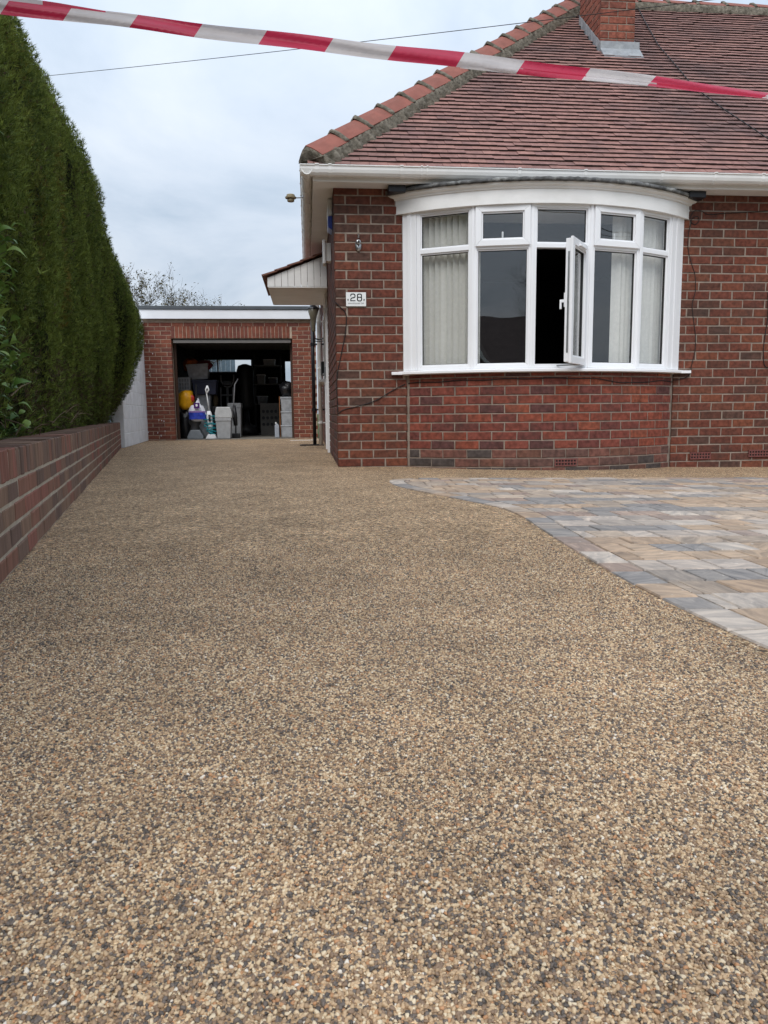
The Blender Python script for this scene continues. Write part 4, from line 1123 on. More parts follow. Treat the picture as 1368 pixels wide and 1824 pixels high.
for k in range(8):
    y0 = CHY0 - 0.012 + k * 0.088; y1 = y0 + 0.105; z0, z1 = rz_(y0) - 0.02, rz_(y1) - 0.02; zt = rz_(y0) + 0.155
    mb.prism([(CHX0 - 0.010 - 0.004 * (k % 2), y0, z0), (CHX0 - 0.010 - 0.004 * (k % 2), y1, z1), (CHX0 - 0.010 - 0.004 * (k % 2), y1 - 0.004, zt + 0.075), (CHX0 - 0.010 - 0.004 * (k % 2), y0, zt - 0.02)], (0.004, 0, 0))
    mbr.prism([(CHX1 + 0.010 + 0.004 * (k % 2), y0, z0), (CHX1 + 0.010 + 0.004 * (k % 2), y1, z1), (CHX1 + 0.010 + 0.004 * (k % 2), y1 - 0.004, zt + 0.075), (CHX1 + 0.010 + 0.004 * (k % 2), y0, zt - 0.02)], (-0.004, 0, 0))
part('step_flashing', mb, M['lead'], ch); part('step_flashing', mbr, M['lead'], ch)

# ------------------------------------------------------------------ eaves: fascia, soffit, gutter
FY, FX = 6.985, 0.092
mb = MB(); mb.box(FX, 8.5, FY, FY + 0.018, ZS - 0.018, 2.665); mb.box(FX, FX + 0.018, FY + 0.018, 14.6, ZS - 0.018, 2.665)
part('fascia_board', mb, M['upvc_old'], H_, bevel=0.002)
mb = MB(); mb.box(FX + .018, 8.5, FY + 0.018, YW + 0.0, ZS - 0.012, ZS - 0.002); mb.box(FX + .018, XW, YW + .0, 14.6, ZS - 0.012, ZS - 0.002)
part('soffit', mb, M['upvc_old'], H_)
GP = [(0.0, 0.105), (0.001, 0.062), (0.010, 0.032), (0.028, 0.010), (0.052, 0.002), (0.074, 0.010), (0.092, 0.032), (0.101, 0.062), (0.103, 0.092), (0.112, 0.096), (0.112, 0.106), (0.097, 0.106), (0.094, 0.062), (0.086, 0.038), (0.070, 0.018), (0.052, 0.011), (0.032, 0.018), (0.016, 0.038), (0.008, 0.064), (0.008, 0.105)]
GZ = 2.582
GP = [(a, b * 0.84) for a, b in GP]
gut = empty_part('gutter', H_)
mb = MB(); mb.prism([(FX - 0.109, FY - a, GZ + b) for a, b in GP], (8.6, 0, 0)); part('front_gutter', mb, M['upvc_old'], gut, bevel=0.002)
mb = MB(); mb.prism([(FX - a, FY - 0.10, GZ + b) for a, b in GP], (0, 7.7, 0)); part('side_gutter', mb, M['upvc_old'], gut, bevel=0.002)
def bracket(x, y, side_, wd=0.028, name='gutter_bracket'):
    mb = MB()
    o = [(a_ + (a_ - .052) * .09, b_ - .006 + (.012 if b_ > .09 else 0)) for a_, b_ in ((0.0, 0.105), (0.001, 0.062), (0.010, 0.032), (0.028, 0.010), (0.052, 0.002), (0.074, 0.010), (0.092, 0.032), (0.101, 0.062), (0.103, 0.092), (0.112, 0.096), (0.112, 0.106))]
    o = [(a_, b_ * 0.84) for a_, b_ in o]
    if side_: mb.prism([(FX - a, y, GZ + b) for a, b in o], (0, wd, 0))
    else: mb.prism([(x, FY - a, GZ + b) for a, b in o], (wd, 0, 0))
    part(name, mb, M['upvc_old'], gut, bevel=0.001)
for px in (587, 715, 925, 1043, 1180, 1275, 1360): bracket(PY(px, 305, 6.88).x - 0.01, 0, False)
for px in (563, 762, 752): bracket(PY(px, 305, 6.88).x - 0.01, 0, False, 0.035 if px == 563 else 0.014, 'gutter_union')
x = 5.2
while x < 8.4: bracket(x, 0, False); x += 0.8
y = 7.05
while y < 14.5: bracket(0, y, True); y += 0.38

# ------------------------------------------------------------------ porch canopy over the side door
pc = empty_part('porch_canopy', H_)
Y0c, Y1c = 9.5, 11.0
XO = -0.44
zb, zo, zi = 2.055, 2.165, 2.435
nbd = 9
for k in range(nbd):
    xa, xb = XO + (XW - 0.004 - XO) * k / nbd, XO + (XW - 0.004 - XO) * (k + 1) / nbd - 0.004
    za, zb_ = zo + (zi - zo) * k / nbd, zo + (zi - zo) * (k + 1) / nbd
    mb = MB(); mb.prism([(xa, Y0c, zb + 0.004), (xb, Y0c, zb + 0.004), (xb, Y0c, zb_), (xa, Y0c, za)], (0, 0.015, 0)); part('cladding_board', mb, M['upvc_old'], pc, bevel=0.002)
mb = MB(); mb.box(XO, XW - 0.003, Y0c + 0.002, Y1c, zb - 0.01, zb + 0.002); mb.box(XO - 0.012, XO, Y0c + 0.002, Y1c, zb - 0.005, zo); part('canopy_soffit', mb, M['upvc_old'], pc, bevel=0.002)
cs = math.atan2(zi - zo, XW - XO); sl_ = (XW - XO + 0.06) / math.cos(cs)
nrow = 5
CT = Matrix.Translation((XO - 0.07, 0, zo - 0.012)) @ Matrix(((math.cos(cs), 0, -math.sin(cs), 0), (0, 1, 0, 0), (math.sin(cs), 0, math.cos(cs), 0), (0, 0, 0, 1)))
for k in range(nrow):
    for q in range(6):
        mb = MB(); a = k * sl_ / nrow; y0 = Y0c - 0.04 + q * 0.262
        mb.box(a, a + sl_ / nrow + 0.03, y0, y0 + 0.258, 0.022 - 0.0, 0.04, M=CT @ Matrix.Translation((a, 0, 0)) @ Matrix.Rotation(0.06, 4, 'Y') @ Matrix.Translation((-a, 0, 0.0)))
        part('canopy_tile', mb, mat('canopy_tile', (0.20, 0.095, 0.07), 0.85, 0.3, 12) if 'ct' not in M else M['ct'], pc)
        M['ct'] = bpy.data.materials.get('canopy_tile')
# side door, side window, pipes
sd_o = empty_part('side_door', H_)
mb = MB(); mb.box(XW - 0.03, XW + 0.03, 9.88, 9.95, 0.0, 2.05); mb.box(XW - 0.03, XW + 0.03, 10.80, 10.87, 0.0, 2.05); mb.box(XW - 0.03, XW + 0.03, 9.95, 10.80, 1.98, 2.05); part('door_frame', mb, M['upvc'], sd_o, bevel=0.003)
mb = MB(); mb.box(XW + 0.005, XW + 0.04, 9.95, 10.80, 0.05, 1.98); part('door_panel', mb, M['upvc'], sd_o)
mb = MB(); mb.box(XW - 0.035, XW + 0.005, 10.70, 10.72, 1.0, 1.16); mb.tube([(XW - 0.05, 10.71, 1.06), (XW - 0.05, 10.60, 1.06)], 0.01, 8); part('door_handle', mb, M['chrome'], sd_o)
sw_o = empty_part('side_window', H_)
mb = MB(); mb.box(XW - 0.012, XW + 0.01, 11.4, 11.46, 1.02, 2.0); mb.box(XW - 0.012, XW + 0.01, 12.5, 12.56, 1.02, 2.0); mb.box(XW - 0.012, XW + 0.01, 11.46, 12.5, 1.94, 2.0); part('window_frame', mb, M['upvc'], sw_o)
mb = MB(); mb.box(XW - 0.10, XW + 0.01, 11.3, 12.66, 0.975, 1.018); part('window_sill', mb, M['upvc'], sw_o, bevel=0.003)
mb = MB(); mb.box(XW - 0.004, XW - 0.001, 11.46, 12.5, 1.02, 1.94); part('pane', mb, M['glass'], sw_o)
dp = empty_part('downpipe', H_)
mb = MB(); mb.tube([(0.205, 12.25, 0.0), (0.205, 12.25, 2.16), (0.15, 12.25, 2.30), (0.06, 12.25, 2.56)], 0.034, 12); part('pipe', mb, M['upvc_old'], dp, smooth=True)
for z in (0.35, 1.22, 1.95):
    mb = MB(); mb.tube([(0.205, 12.25, z), (0.205, 12.25, z + 0.03)], 0.041, 12); mb.box(0.205, XW, 12.235, 12.265, z + 0.006, z + 0.024); part('pipe_clip', mb, M['upvc_old'], dp)
ip_ = empty_part('soil_pipe', H_)
mb = MB(); mb.tube([(0.105, 12.42, 0.0), (0.105, 12.42, 2.56)], 0.030, 12); part('pipe', mb, M['black_paint'], ip_, smooth=True)
for z in (0.55, 1.6):
    mb = MB(); mb.tube([(0.105, 12.42, z), (0.105, 12.42, z + 0.05)], 0.04, 12); mb.box(0.105, XW, 12.40, 12.44, z + 0.012, z + 0.038); part('pipe_collar', mb, M['black_paint'], ip_)

# ------------------------------------------------------------------ fittings on the house
wl = thing('wall_lantern', 'black flared outdoor lantern on a wall bracket beside the side downpipes', 'lantern', (0.12, 12.0, 1.75))
mb = MB(); mb.lathe([(0.022, 0.0), (0.028, 0.02), (0.034, 0.10), (0.052, 0.22), (0.088, 0.34), (0.082, 0.345)], 12, (0.12, 12.0, 1.78)); part('lantern_glass', mb, mat('smoked_glass', (0.16, 0.14, 0.10), 0.25, 0.2, 10), wl, smooth=True)
mb = MB(); mb.lathe([(0.10, 0.345), (0.095, 0.36), (0.04, 0.40), (0.018, 0.45), (0.0, 0.46)], 12, (0.12, 12.0, 1.78)); part('lantern_cap', mb, M['black_paint'], wl)
mb = MB(); mb.tube([(0.12, 12.0, 1.60), (0.12, 12.0, 1.79)], 0.02, 8); mb.tube([(0.12, 12.0, 1.68), (0.20, 12.0, 1.66), (0.279, 12.0, 1.68)], 0.012, 8); mb.tube([(0.12, 12.0, 1.64), (0.20, 12.0, 1.63), (0.279, 12.0, 1.64)], 0.008, 8); part('lantern_bracket', mb, M['black_paint'], wl)
mb = MB(); mb.box(XW - 0.07, XW - 0.002, 11.05, 11.2, 1.06, 1.26); o = obj('meter_box', mb, M['black_paint'], bevel=0.006); tag(o, 'small black box fixed to the side wall below the canopy', 'box')
# alarm
al = thing('alarm_box', 'white alarm box with blue lower cover high on the side wall corner', 'alarm', (XW, 7.62, 2.30))
mb = MB(); mb.prism([(XW - 0.001, 7.52, 2.40), (XW - 0.045, 7.53, 2.405), (XW - 0.045, 7.75, 2.405), (XW - 0.001, 7.76, 2.40)], (0, 0, 0.155)); part('alarm_cover', mb, M['upvc'], al, bevel=0.008)
mb = MB(); mb.prism([(XW - 0.001, 7.525, 2.27), (XW - 0.043, 7.535, 2.30), (XW - 0.043, 7.535, 2.402), (XW - 0.001, 7.525, 2.402)], (0, 0.225, 0)); part('blue_lens', mb, mat('blue_plastic', (0.01, 0.035, 0.33), 0.3, 0.05, 5), al, bevel=0.006)
wbx = thing('wall_light', 'slim white bulkhead light on the side wall below the alarm box', 'light', (XW, 8.1, 2.06))
mb = MB(); mb.box(XW - 0.085, XW - 0.055, 8.06, 8.22, 2.06, 2.30); part('diffuser', mb, M['upvc_old'], wbx, bevel=0.008)
mb = MB(); mb.box(XW - 0.055, XW - 0.001, 8.08, 8.20, 2.09, 2.27); part('back_plate', mb, M['upvc_old'], wbx)
# solar light on the gutter
sol = thing('gutter_light', 'small round beige solar light sticking out from the side gutter', 'light', (-0.105, 7.6, 2.56))
mb = MB(); mb.lathe([(0.030, 0.0), (0.034, 0.004), (0.034, 0.026), (0.052, 0.030), (0.054, 0.042), (0.040, 0.047), (0.040, 0.062), (0.036, 0.066)], 20, (-0.115, 7.6, 2.545)); part('lamp_head', mb, mat('beige_plastic', (0.30, 0.25, 0.16), 0.45, 0.1, 10), sol, smooth=False)
mb = MB(); mb.tube([(-0.07, 7.6, 2.582), (-0.005, 7.6, 2.585), (0.01, 7.6, 2.60)], 0.006, 6); part('arm', mb, M['chrome'], sol)
# camera
sc_ = thing('security_camera', 'small grey round security camera above the house number plate', 'camera', (0.503, YW, 2.0))
mb = MB(); mb.lathe([(0.0, 0), (0.020, 0.002), (0.030, 0.010), (0.033, 0.018)], 16, (0, 0, 0)); mb.v = [(0.503 + x * 0.95, YW - 0.022 + z, 2.068 + y * 1.75 - 0.012) for x, y, z in mb.v]; part('base', mb, M['chrome'], sc_, smooth=True)
mb = MB(); mb.lathe([(0.0, 0), (0.017, 0.001), (0.022, 0.006), (0.023, 0.045), (0.018, 0.05)], 16, (0, 0, 0)); mb.v = [(0.503 + x, YW - 0.062 + z, 2.078 + y) for x, y, z in mb.v]; part('body', mb, M['chrome'], sc_, smooth=True)
mb = MB(); mb.lathe([(0.0, 0), (0.011, 0.0), (0.011, 0.006)], 14, (0, 0, 0)); mb.v = [(0.503 + x, YW - 0.066 + z, 2.078 + y) for x, y, z in mb.v]; part('lens', mb, M['gasket'], sc_)
mb = MB(); mb.tube([(0.503, YW - 0.02, 2.12), (0.505, YW - 0.03, 2.145), (0.503, YW - 0.004, 2.155)], 0.008, 8); part('lead', mb, M['chrome'], sc_)
# number plate
a, b = PY(616, 521, YW), PY(652, 546, YW)
npz = thing('house_number_plate', 'white house number plate reading 28 on the brick pier', 'sign', (a.x, YW, b.z))
PX0, PX1, PZ0, PZ1 = a.x, b.x, b.z, a.z
mb = MB(); mb.box(PX0, PX1, YW - 0.014, YW - 0.004, PZ0, PZ1); part('plate', mb, mat('white_ceramic', (0.80, 0.81, 0.80), 0.25, 0.03, 8), npz, bevel=0.002)
ink = mat('grey_ink', (0.035, 0.04, 0.045), 0.5, 0.1, 10); ink2 = mat('pale_ink', (0.42, 0.42, 0.42), 0.6, 0.2, 40)
def stroke(pts, w_, mb):
    for p, q in zip(pts, pts[1:]):
        p, q = Vector((p[0], 0, p[1])), Vector((q[0], 0, q[1])); d = (q - p); 
        if d.length < 1e-6: continue
        d.normalize(); n = Vector((-d.z, 0, d.x)) * w_ / 2; e = d * w_ * .45
        mb.prism([p - n - e, q - n + e, q + n + e, p + n - e], (0, -0.001, 0))
def glyph(shape, x, z, wd, ht, name):
    mb = MB()
    for st in shape: stroke([(x + a * wd, z + b * ht) for a, b in st], 0.0085, mb)
    mb.v = [(p[0], p[1] + YW - 0.0146, p[2]) for p in mb.v]
    part(name, mb, ink, npz)
two = [[(0.0, 0.72), (0.02, 0.86), (0.14, 0.97), (0.30, 1.0), (0.70, 1.0), (0.88, 0.95), (0.98, 0.84), (1.0, 0.70), (0.96, 0.58), (0.84, 0.50), (0.68, 0.47), (0.30, 0.41), (0.10, 0.33), (0.02, 0.20), (0.0, 0.0), (1.0, 0.0)]]
eight = [[(0.20, 0.52), (0.06, 0.60), (0.03, 0.74), (0.05, 0.88), (0.18, 0.98), (0.35, 1.0), (0.65, 1.0), (0.82, 0.98), (0.95, 0.88), (0.97, 0.74), (0.94, 0.60), (0.80, 0.52), (0.20, 0.52), (0.04, 0.44), (0.0, 0.28), (0.04, 0.10), (0.18, 0.0), (0.38, -0.03), (0.62, -0.03), (0.82, 0.0), (0.96, 0.10), (1.0, 0.28), (0.96, 0.44), (0.80, 0.52)]]
PWd, PHt = PX1 - PX0, PZ1 - PZ0
glyph(two, PX0 + PWd * 0.235, PZ0 + PHt * 0.40, PWd * 0.215, PHt * 0.475, 'digit')
glyph(eight, PX0 + PWd * 0.565, PZ0 + PHt * 0.40, PWd * 0.215, PHt * 0.475, 'digit')
for fx_, sl2 in ((0.10, 0.0), (0.90, 0.25)):
    mb = MB()
    for dx, dz, r_ in ((0, 0.13, 0.006), (0.0, 0.09, 0.0055), (-sl2 * .03, 0.055, 0.004), (-sl2 * .05, 0.03, 0.003)):
        mb.lathe([(0, 0), (r_, 0), (r_, 0.001), (0, 0.001)], 10, (0, 0, 0)); n0 = len(mb.v) - 40
        mb.v[n0:] = [(PX0 + PWd * (fx_ + dx) + x, YW - 0.0152 + z, PZ0 + PHt * (0.36 + dz) + y) for x, y, z in mb.v[n0:]]
    part('motif', mb, mat('motif_ink', (0.12, 0.12, 0.11), 0.6, 0.2, 30), npz)
mb = MB(); x = PX0 + PWd * 0.10
while x < PX1 - PWd * 0.08:
    l = random.uniform(0.004, 0.007); hgt = random.choice([0.010, 0.010, 0.015])
    if not (0.70 < (x - PX0) / PWd < 0.76): stroke([(x, PZ0 + PHt * 0.17), (x, PZ0 + PHt * 0.17 + hgt)], 0.0028, mb); stroke([(x, PZ0 + PHt * 0.17 + hgt * .5), (x + l * .7, PZ0 + PHt * 0.17 + hgt * .5)], 0.0025, mb)
    x += l + 0.002
mb.v = [(p[0], p[1] + YW - 0.0146, p[2]) for p in mb.v]
stuff(part('small_lettering', mb, ink2, npz))
# cables on the wall
def wall_cable(name, label, pts, r=0.0042, Y=YW - 0.006):
    P = [PY(px, py, Y) for px, py in pts]; C_ = []
    for i in range(len(P) - 1):
        p0, p1, p2, p3 = P[max(i - 1, 0)], P[i], P[i + 1], P[min(i + 2, len(P) - 1)]
        for k in range(6):
            t = k / 6; C_.append(0.5 * ((2 * p1) + (p2 - p0) * t + (2 * p0 - 5 * p1 + 4 * p2 - p3) * t * t + (3 * p1 - p0 - 3 * p2 + p3) * t ** 3))
    C_.append(P[-1]); mb = MB(); mb.tube(C_, r, 6)
    o = obj(name, mb, M['cable'], smooth=True); return tag(o, label, 'cable')
wall_cable('wall_cable', 'black cable hanging down the brick pier beside the house number', [(597, 538), (606, 547), (615, 556), (617, 572), (614, 600), (606, 640), (601, 665), (600, 690), (601, 720), (602, 738)])
wall_cable('wall_cable', 'black cable running up from the pier corner to the window sill', [(602, 738), (612, 730), (640, 723), (670, 713), (700, 695), (722, 684)])
# under the sill round the bay
mb = MB(); C_ = []
for i in range(61):
    a = -AB + 2 * AB * i / 60; C_.append(arcp(a, RB + 0.005, 0.79 + 0.022 * math.sin(i / 60 * math.pi) - 0.035 * math.exp(-((i - 46) / 6.0) ** 2) + 0.004 * math.sin(i * .7)))
mb.tube(C_, 0.0042, 6); tag(obj('bay_cable', mb, M['cable'], smooth=True), 'black cable clipped round the curved brick wall under the bay window sill', 'cable')
wall_cable('wall_cable', 'thin dark cable coiled beside the bay window and hanging down to its sill', [(1368, 376), (1330, 378), (1290, 380), (1262, 382), (1250, 376), (1238, 375), (1231, 384), (1230, 394), (1237, 400), (1245, 394), (1243, 386), (1234, 388), (1230, 400), (1226, 420), (1226, 445), (1232, 470), (1238, 490), (1239, 515), (1236, 530), (1233, 545), (1236, 575), (1239, 600), (1238, 625), (1232, 650), (1228, 668), (1213, 675), (1199, 677)], 0.0032)
wall_cable('wall_cable', 'thin dark cable on the brick wall at the right edge', [(1368, 520), (1368, 560), (1364, 590), (1360, 620), (1361, 648), (1368, 656)], 0.004)

# ------------------------------------------------------------------ garage
YG = 15.70; GX0, GX1 = -3.25, 0.20; OX0, OX1, OZ = -2.70, -0.286, 2.037
G_ = thing('garage', 'flat roofed red brick garage with its door open at the end of the drive', 'garage', (-1.5, YG, 0))
mb = MB()
mb.box(GX0 + .007, OX0 - .007, YG + .007, YG + .22, -.15, 2.42); mb.box(OX1 + .007, GX1 - .007, YG + .007, YG + .22, -.15, 2.42); mb.box(OX0 - .007, OX1 + .007, YG + .007, YG + .22, OZ + .003, 2.42)
gf = part('front_wall', mb, M['garage_mortar'], G_)
gb = BrickSet(M['garage_brick'], D=0.1)
def grow(x0, x1, z, sh, h=0.0725):
    x = x0 - sh
    while x < x1 - .02:
        a, b = max(x, x0), min(x + .219, x1)
        if b - a > .03: gb.put(round(b - a, 2), h, random.choice(BR_GAR if z > 0.2 else BR_GAR[1:4]), (a, YG + random.uniform(-.001, .001), z), 0, gf, Vector((0, 0, 0)))
        x += .2305
for r in range(30):
    z = -.058 + r * .0834
    if z + .07 > 2.43: break
    h = min(.0725, 2.419 - z)
    if z < 2.25:
        grow(GX0, OX0, z, 0.0 if r % 2 else .115, h); grow(OX1, GX1, z, .115 if r % 2 else 0.0, h)
    else: grow(GX0, GX1, z, 0.0 if r % 2 else .115, h)
x = OX0 + .004
while x < OX1 - .05:
    gb.put(.066, .236, random.choice(BR_GAR), (x, YG, OZ + .006), 0, gf, Vector((0, 0, 0)), 'soldier_brick'); x += .0766
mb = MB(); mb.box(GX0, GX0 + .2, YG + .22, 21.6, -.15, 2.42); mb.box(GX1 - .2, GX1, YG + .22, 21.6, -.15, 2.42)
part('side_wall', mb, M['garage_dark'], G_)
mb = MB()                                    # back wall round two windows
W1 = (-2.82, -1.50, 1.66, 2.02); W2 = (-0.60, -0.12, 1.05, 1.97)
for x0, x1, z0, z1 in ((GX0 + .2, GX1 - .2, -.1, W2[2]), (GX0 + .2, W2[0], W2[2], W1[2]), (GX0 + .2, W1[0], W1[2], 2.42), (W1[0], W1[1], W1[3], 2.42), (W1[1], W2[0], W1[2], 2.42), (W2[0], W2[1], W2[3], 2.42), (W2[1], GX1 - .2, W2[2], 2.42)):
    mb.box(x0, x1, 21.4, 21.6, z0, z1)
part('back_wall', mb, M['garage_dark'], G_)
mb = MB(); 
for xx in (W1[0], -2.47, W1[1] - .04): mb.box(xx, xx + .04, 21.42, 21.5, W1[2], W1[3])
mb.box(W1[0] + .04, W1[1] - .04, 21.43, 21.49, W1[2], W1[2] + .03); part('window_frame', mb, M['upvc_old'], G_)
mb = MB(); mb.box(W1[0], W1[1], 21.45, 21.455, W1[2], W1[3]); part('pane', mb, M['garage_glass'], G_)
mb = MB(); mb.box(W2[0], W2[1], 21.45, 21.455, W2[2], W2[3]); part('pane', mb, M['garage_glass'], G_)
mb = MB(); mb.box(GX0 + .21, GX1 - .21, YG + .0, 21.4, -.15, 0.006); part('floor_slab', mb, M['concrete'], G_)
mb = MB(); mb.box(GX0 - .02, GX1 + .02, YG - .06, 21.7, 2.43, 2.60); part('roof', mb, M['garage_dark'], G_)
mb = MB(); mb.box(GX0 - .03, GX1 + .0, YG - .09, YG - .065, 2.415, 2.595); part('fascia_board', mb, M['fascia_white'], G_, bevel=.003)
mb = MB(); mb.box(GX0 - .05, GX1 + .0, YG - .115, 21.75, 2.598, 2.665); part('roof_trim', mb, M['tar_roof'], G_, bevel=.006)
mb = MB(); mb.box(OX0 + .03, OX1 - .03, YG + .06, YG + 1.9, 1.965, 2.0); 
for k in range(12): mb.box(OX0 + .05 + k * .195, OX0 + .065 + k * .195, YG + .07, YG + 1.9, 1.957, 1.9645)
part('door_panel', mb, mat('shaded_garage_door', (0.035, 0.03, 0.028), 0.6, 0.1, 8), G_)  # underside shade put into the panel colour; only the edge stays grey
mb = MB(); mb.box(OX0 + .03, OX1 - .03, YG + .045, YG + .06, 1.955, 2.02); part('door_edge', mb, mat('grey_door_edge', (0.17, 0.16, 0.15), 0.5, 0.1, 8), G_)
mb = MB(); mb.box(OX0 + .0, OX0 + .05, YG + .23, YG + .29, 0, 2.03); mb.box(OX1 - .05, OX1, YG + .23, YG + .29, 0, 2.03); mb.box(OX0 + .05, OX1 - .05, YG + .23, YG + .29, 2.0, 2.06); part('door_frame', mb, M['dark_wood'], G_)
mb = MB(); a, b = PY(362, 622, 18.5), PY(455, 622, 18.5); mb.tube([(a.x, 18.5, 2.20), (b.x, 18.5, 2.20)], .02, 8); mb.box(a.x - .03, b.x + .03, 18.47, 18.53, 2.215, 2.25); mb.box(a.x + .3, a.x + .32, 18.49, 18.51, 2.25, 2.43); mb.box(b.x - .32, b.x - .30, 18.49, 18.51, 2.25, 2.43)
part('strip_light', mb, M['upvc_old'], G_)
mb = MB(); mb.box(OX0, OX1, YG - .012, YG + .0, -.02, .008); part('threshold', mb, M['concrete'], G_)
mb = MB()                                    # old white paint splashes on the left pier
for px, py in ((265, 662), (266, 668), (267, 685), (269, 687), (270, 710), (285, 708), (286, 722), (283, 748), (288, 749), (292, 750), (264, 770), (281, 771), (287, 776), (294, 768), (259, 612), (272, 630)):
    c = PY(px, py, YG - .003); n = 7
    pts = [(c.x + random.uniform(.004, .014) * math.cos(6.283 * k / n), YG - .0025, c.z + random.uniform(.007, .026) * math.sin(6.283 * k / n)) for k in range(n)]
    mb.prism(pts, (0, .0015, 0))
stuff(part('paint_splashes', mb, M['block'], gf))
# drain channel by the garage corner
mb = MB()
for k in range(16): mb.box(-.34 + k * .032, -.34 + k * .032 + .02, 14.55, 14.65, -.02, .004)
mb.box(-.35, .18, 14.54, 14.55, -.02, .005); mb.box(-.35, .18, 14.65, 14.66, -.02, .005)
tag(obj('drain_grate', mb, M['upvc_old']), 'pale slotted drain grating in the drive before the garage', 'drain')
mb = MB(); mb.box(-.14, .24, 12.1, 12.13, -.01, .012); mb.box(-.14, .24, 12.36, 12.39, -.01, .012); mb.box(-.14, -.11, 12.13, 12.36, -.01, .012); mb.box(-.11, .07, 12.13, 12.36, -.01, .004); mb.box(.24, .245, 12.1, 12.39, -.01, .012)
tag(obj('gully_cover', mb, M['black_paint']), 'black gully frame in the drive below the downpipes', 'drain')

# ------------------------------------------------------------------ things in the garage
def plast(name, col, rough=0.45, **k): return mat(name, col, rough, 0.12, 12, **k)
P_clear = mat('clear_plastic_box', (0.52, 0.54, 0.57), 0.3, 0.25, 9, trans=0.3); P_grey = plast('grey_plastic', (0.30, 0.31, 0.32)); P_navy = plast('navy_plastic', (0.035, 0.04, 0.075))
P_dark = plast('dark_plastic', (0.02, 0.02, 0.022)); P_white = plast('white_plastic', (0.78, 0.79, 0.80)); P_teal = plast('teal_plastic', (0.02, 0.27, 0.32)); P_yel = mat('yellow_bag', (0.75, 0.36, 0.01), 0.4, 0.2, 10, .01, 25)
P_blackbag = mat('black_bag', (0.012, 0.012, 0.014), 0.28, 0.2, 10, .012, 22, spec=0.6); P_orange = mat('orange_cloth', (0.42, 0.10, 0.015), 0.9, 0.3, 12, .01, 25); P_red = mat('red_cloth', (0.18, 0.02, 0.03), 0.9, 0.3, 12, .01, 25)
def tbox(mb, cx, cy, z0, w, d, h, tp=0.9, M_=None, wall=0.0):
    """tapered tub: narrower at the foot"""
    a = [(cx + sx * w / 2 * tp, cy + sy * d / 2 * tp, z0) for sx, sy in ((-1, -1), (1, -1), (1, 1), (-1, 1))]
    b = [(cx + sx * w / 2, cy + sy * d / 2, z0 + h) for sx, sy in ((-1, -1), (1, -1), (1, 1), (-1, 1))]
    vs = a + b
    if M_ is not None: vs = [tuple(M_ @ Vector(p)) for p in vs]
    mb.add(vs, [(3, 2, 1, 0), (4, 5, 6, 7)] + [(i, (i + 1) % 4, 4 + (i + 1) % 4, 4 + i) for i in range(4)])
def tub(name, label, px0, py0, px1, py1, Y, mt, lidmat=None, tp=0.9, depth=0.4, tilt=0.0, cat='box', base=None, group=None):
    a, b = PY(px0, py0, Y), PY(px1, py1, Y)
    z0 = b.z if base is None else base; cx = (a.x + b.x) / 2; w_ = b.x - a.x; h = a.z - z0
    t = thing(name, label, cat, (cx, Y + depth / 2, z0), group)
    T = Matrix.Translation((cx, Y + depth / 2, z0)) @ Matrix.Rotation(tilt, 4, 'Y')
    mb = MB(); tbox(mb, 0, 0, 0, w_ * .96, depth, h * .9, tp, T); part('tub', mb, mt, t, bevel=.012)
    mb = MB(); tbox(mb, 0, 0, h * .86, w_, depth + .02, h * .14, 1.0, T); part('rim', mb, lidmat or mt, t, bevel=.008)
    return t, z0 + h
def blob(c, rx, ry, rz, seed, mb, n=18, m=12, amp=.12, flat=.75):
    rr = random.Random(seed); ph = [rr.uniform(0, 6.28) for _ in range(6)]
    P = []
    for i in range(n):
        a = 2 * math.pi * i / n; row = []
        for j in range(m + 1):
            e = -math.pi / 2 + math.pi * j / m
            k = 1 + amp * (math.sin(3 * a + ph[0] + 2 * e) * .5 + math.sin(5 * a - ph[1] + 3 * e) * .35 + math.sin(7 * a + ph[2] - 4 * e) * .3 + math.cos(6 * e + ph[3] + a) * .3)
            q = math.cos(e) ** flat; row.append((c[0] + rx * k * q * math.cos(a), c[1] + ry * k * q * math.sin(a), c[2] + rz * (math.sin(e)) * (k if j > 2 else 1)))
        P.append(row)
    mb.grid(P, closeu=True)
FZ = 0.008
# left pile
t, top = tub('storage_box', 'dark storage box at the foot of the pile, behind the black sack', 312, 735, 342, 780, 16.75, P_dark, base=FZ)
t, top1 = tub('storage_box', 'grey storage box half hidden behind the yellow bag', 313, 697, 341, 735, 16.75, P_grey, base=top)
t, top2 = tub('folding_crate', 'grey lattice crate stacked above the yellow bag', 312, 672, 340, 697, 16.75, P_grey, base=top1, cat='crate')
a, b = PY(313, 676, 16.75), PY(338, 694, 16.75)
mb = MB()
for k in range(6): x = a.x + (b.x - a.x) * k / 5; mb.box(x - .006, x + .006, 16.725, 16.745, top1 + .03, top2 - .03)
for k in range(4): z = top1 + .03 + (top2 - top1 - .06) * k / 3; mb.box(a.x - .006, b.x + .006, 16.722, 16.7245, z - .006, z + .006)
part('lattice', mb, P_clear, t)
sack = thing('bin_bag', 'slim black plastic sack standing at the left jamb of the garage', 'bag', tuple(PY(330, 778, 16.3)))
a, b = PY(318, 732, 16.3), PY(341, 779, 16.3); mb = MB(); blob(((a.x + b.x) / 2, 16.42, (a.z + FZ) / 2), (b.x - a.x) / 2, .13, (a.z - FZ) / 2, 3, mb, amp=.1, flat=.4); part('sack', mb, P_blackbag, sack, smooth=True)
yb = thing('carrier_bag', 'yellow plastic carrier bag with a red mark on the pile', 'bag', tuple(PY(329, 728, 16.2)))
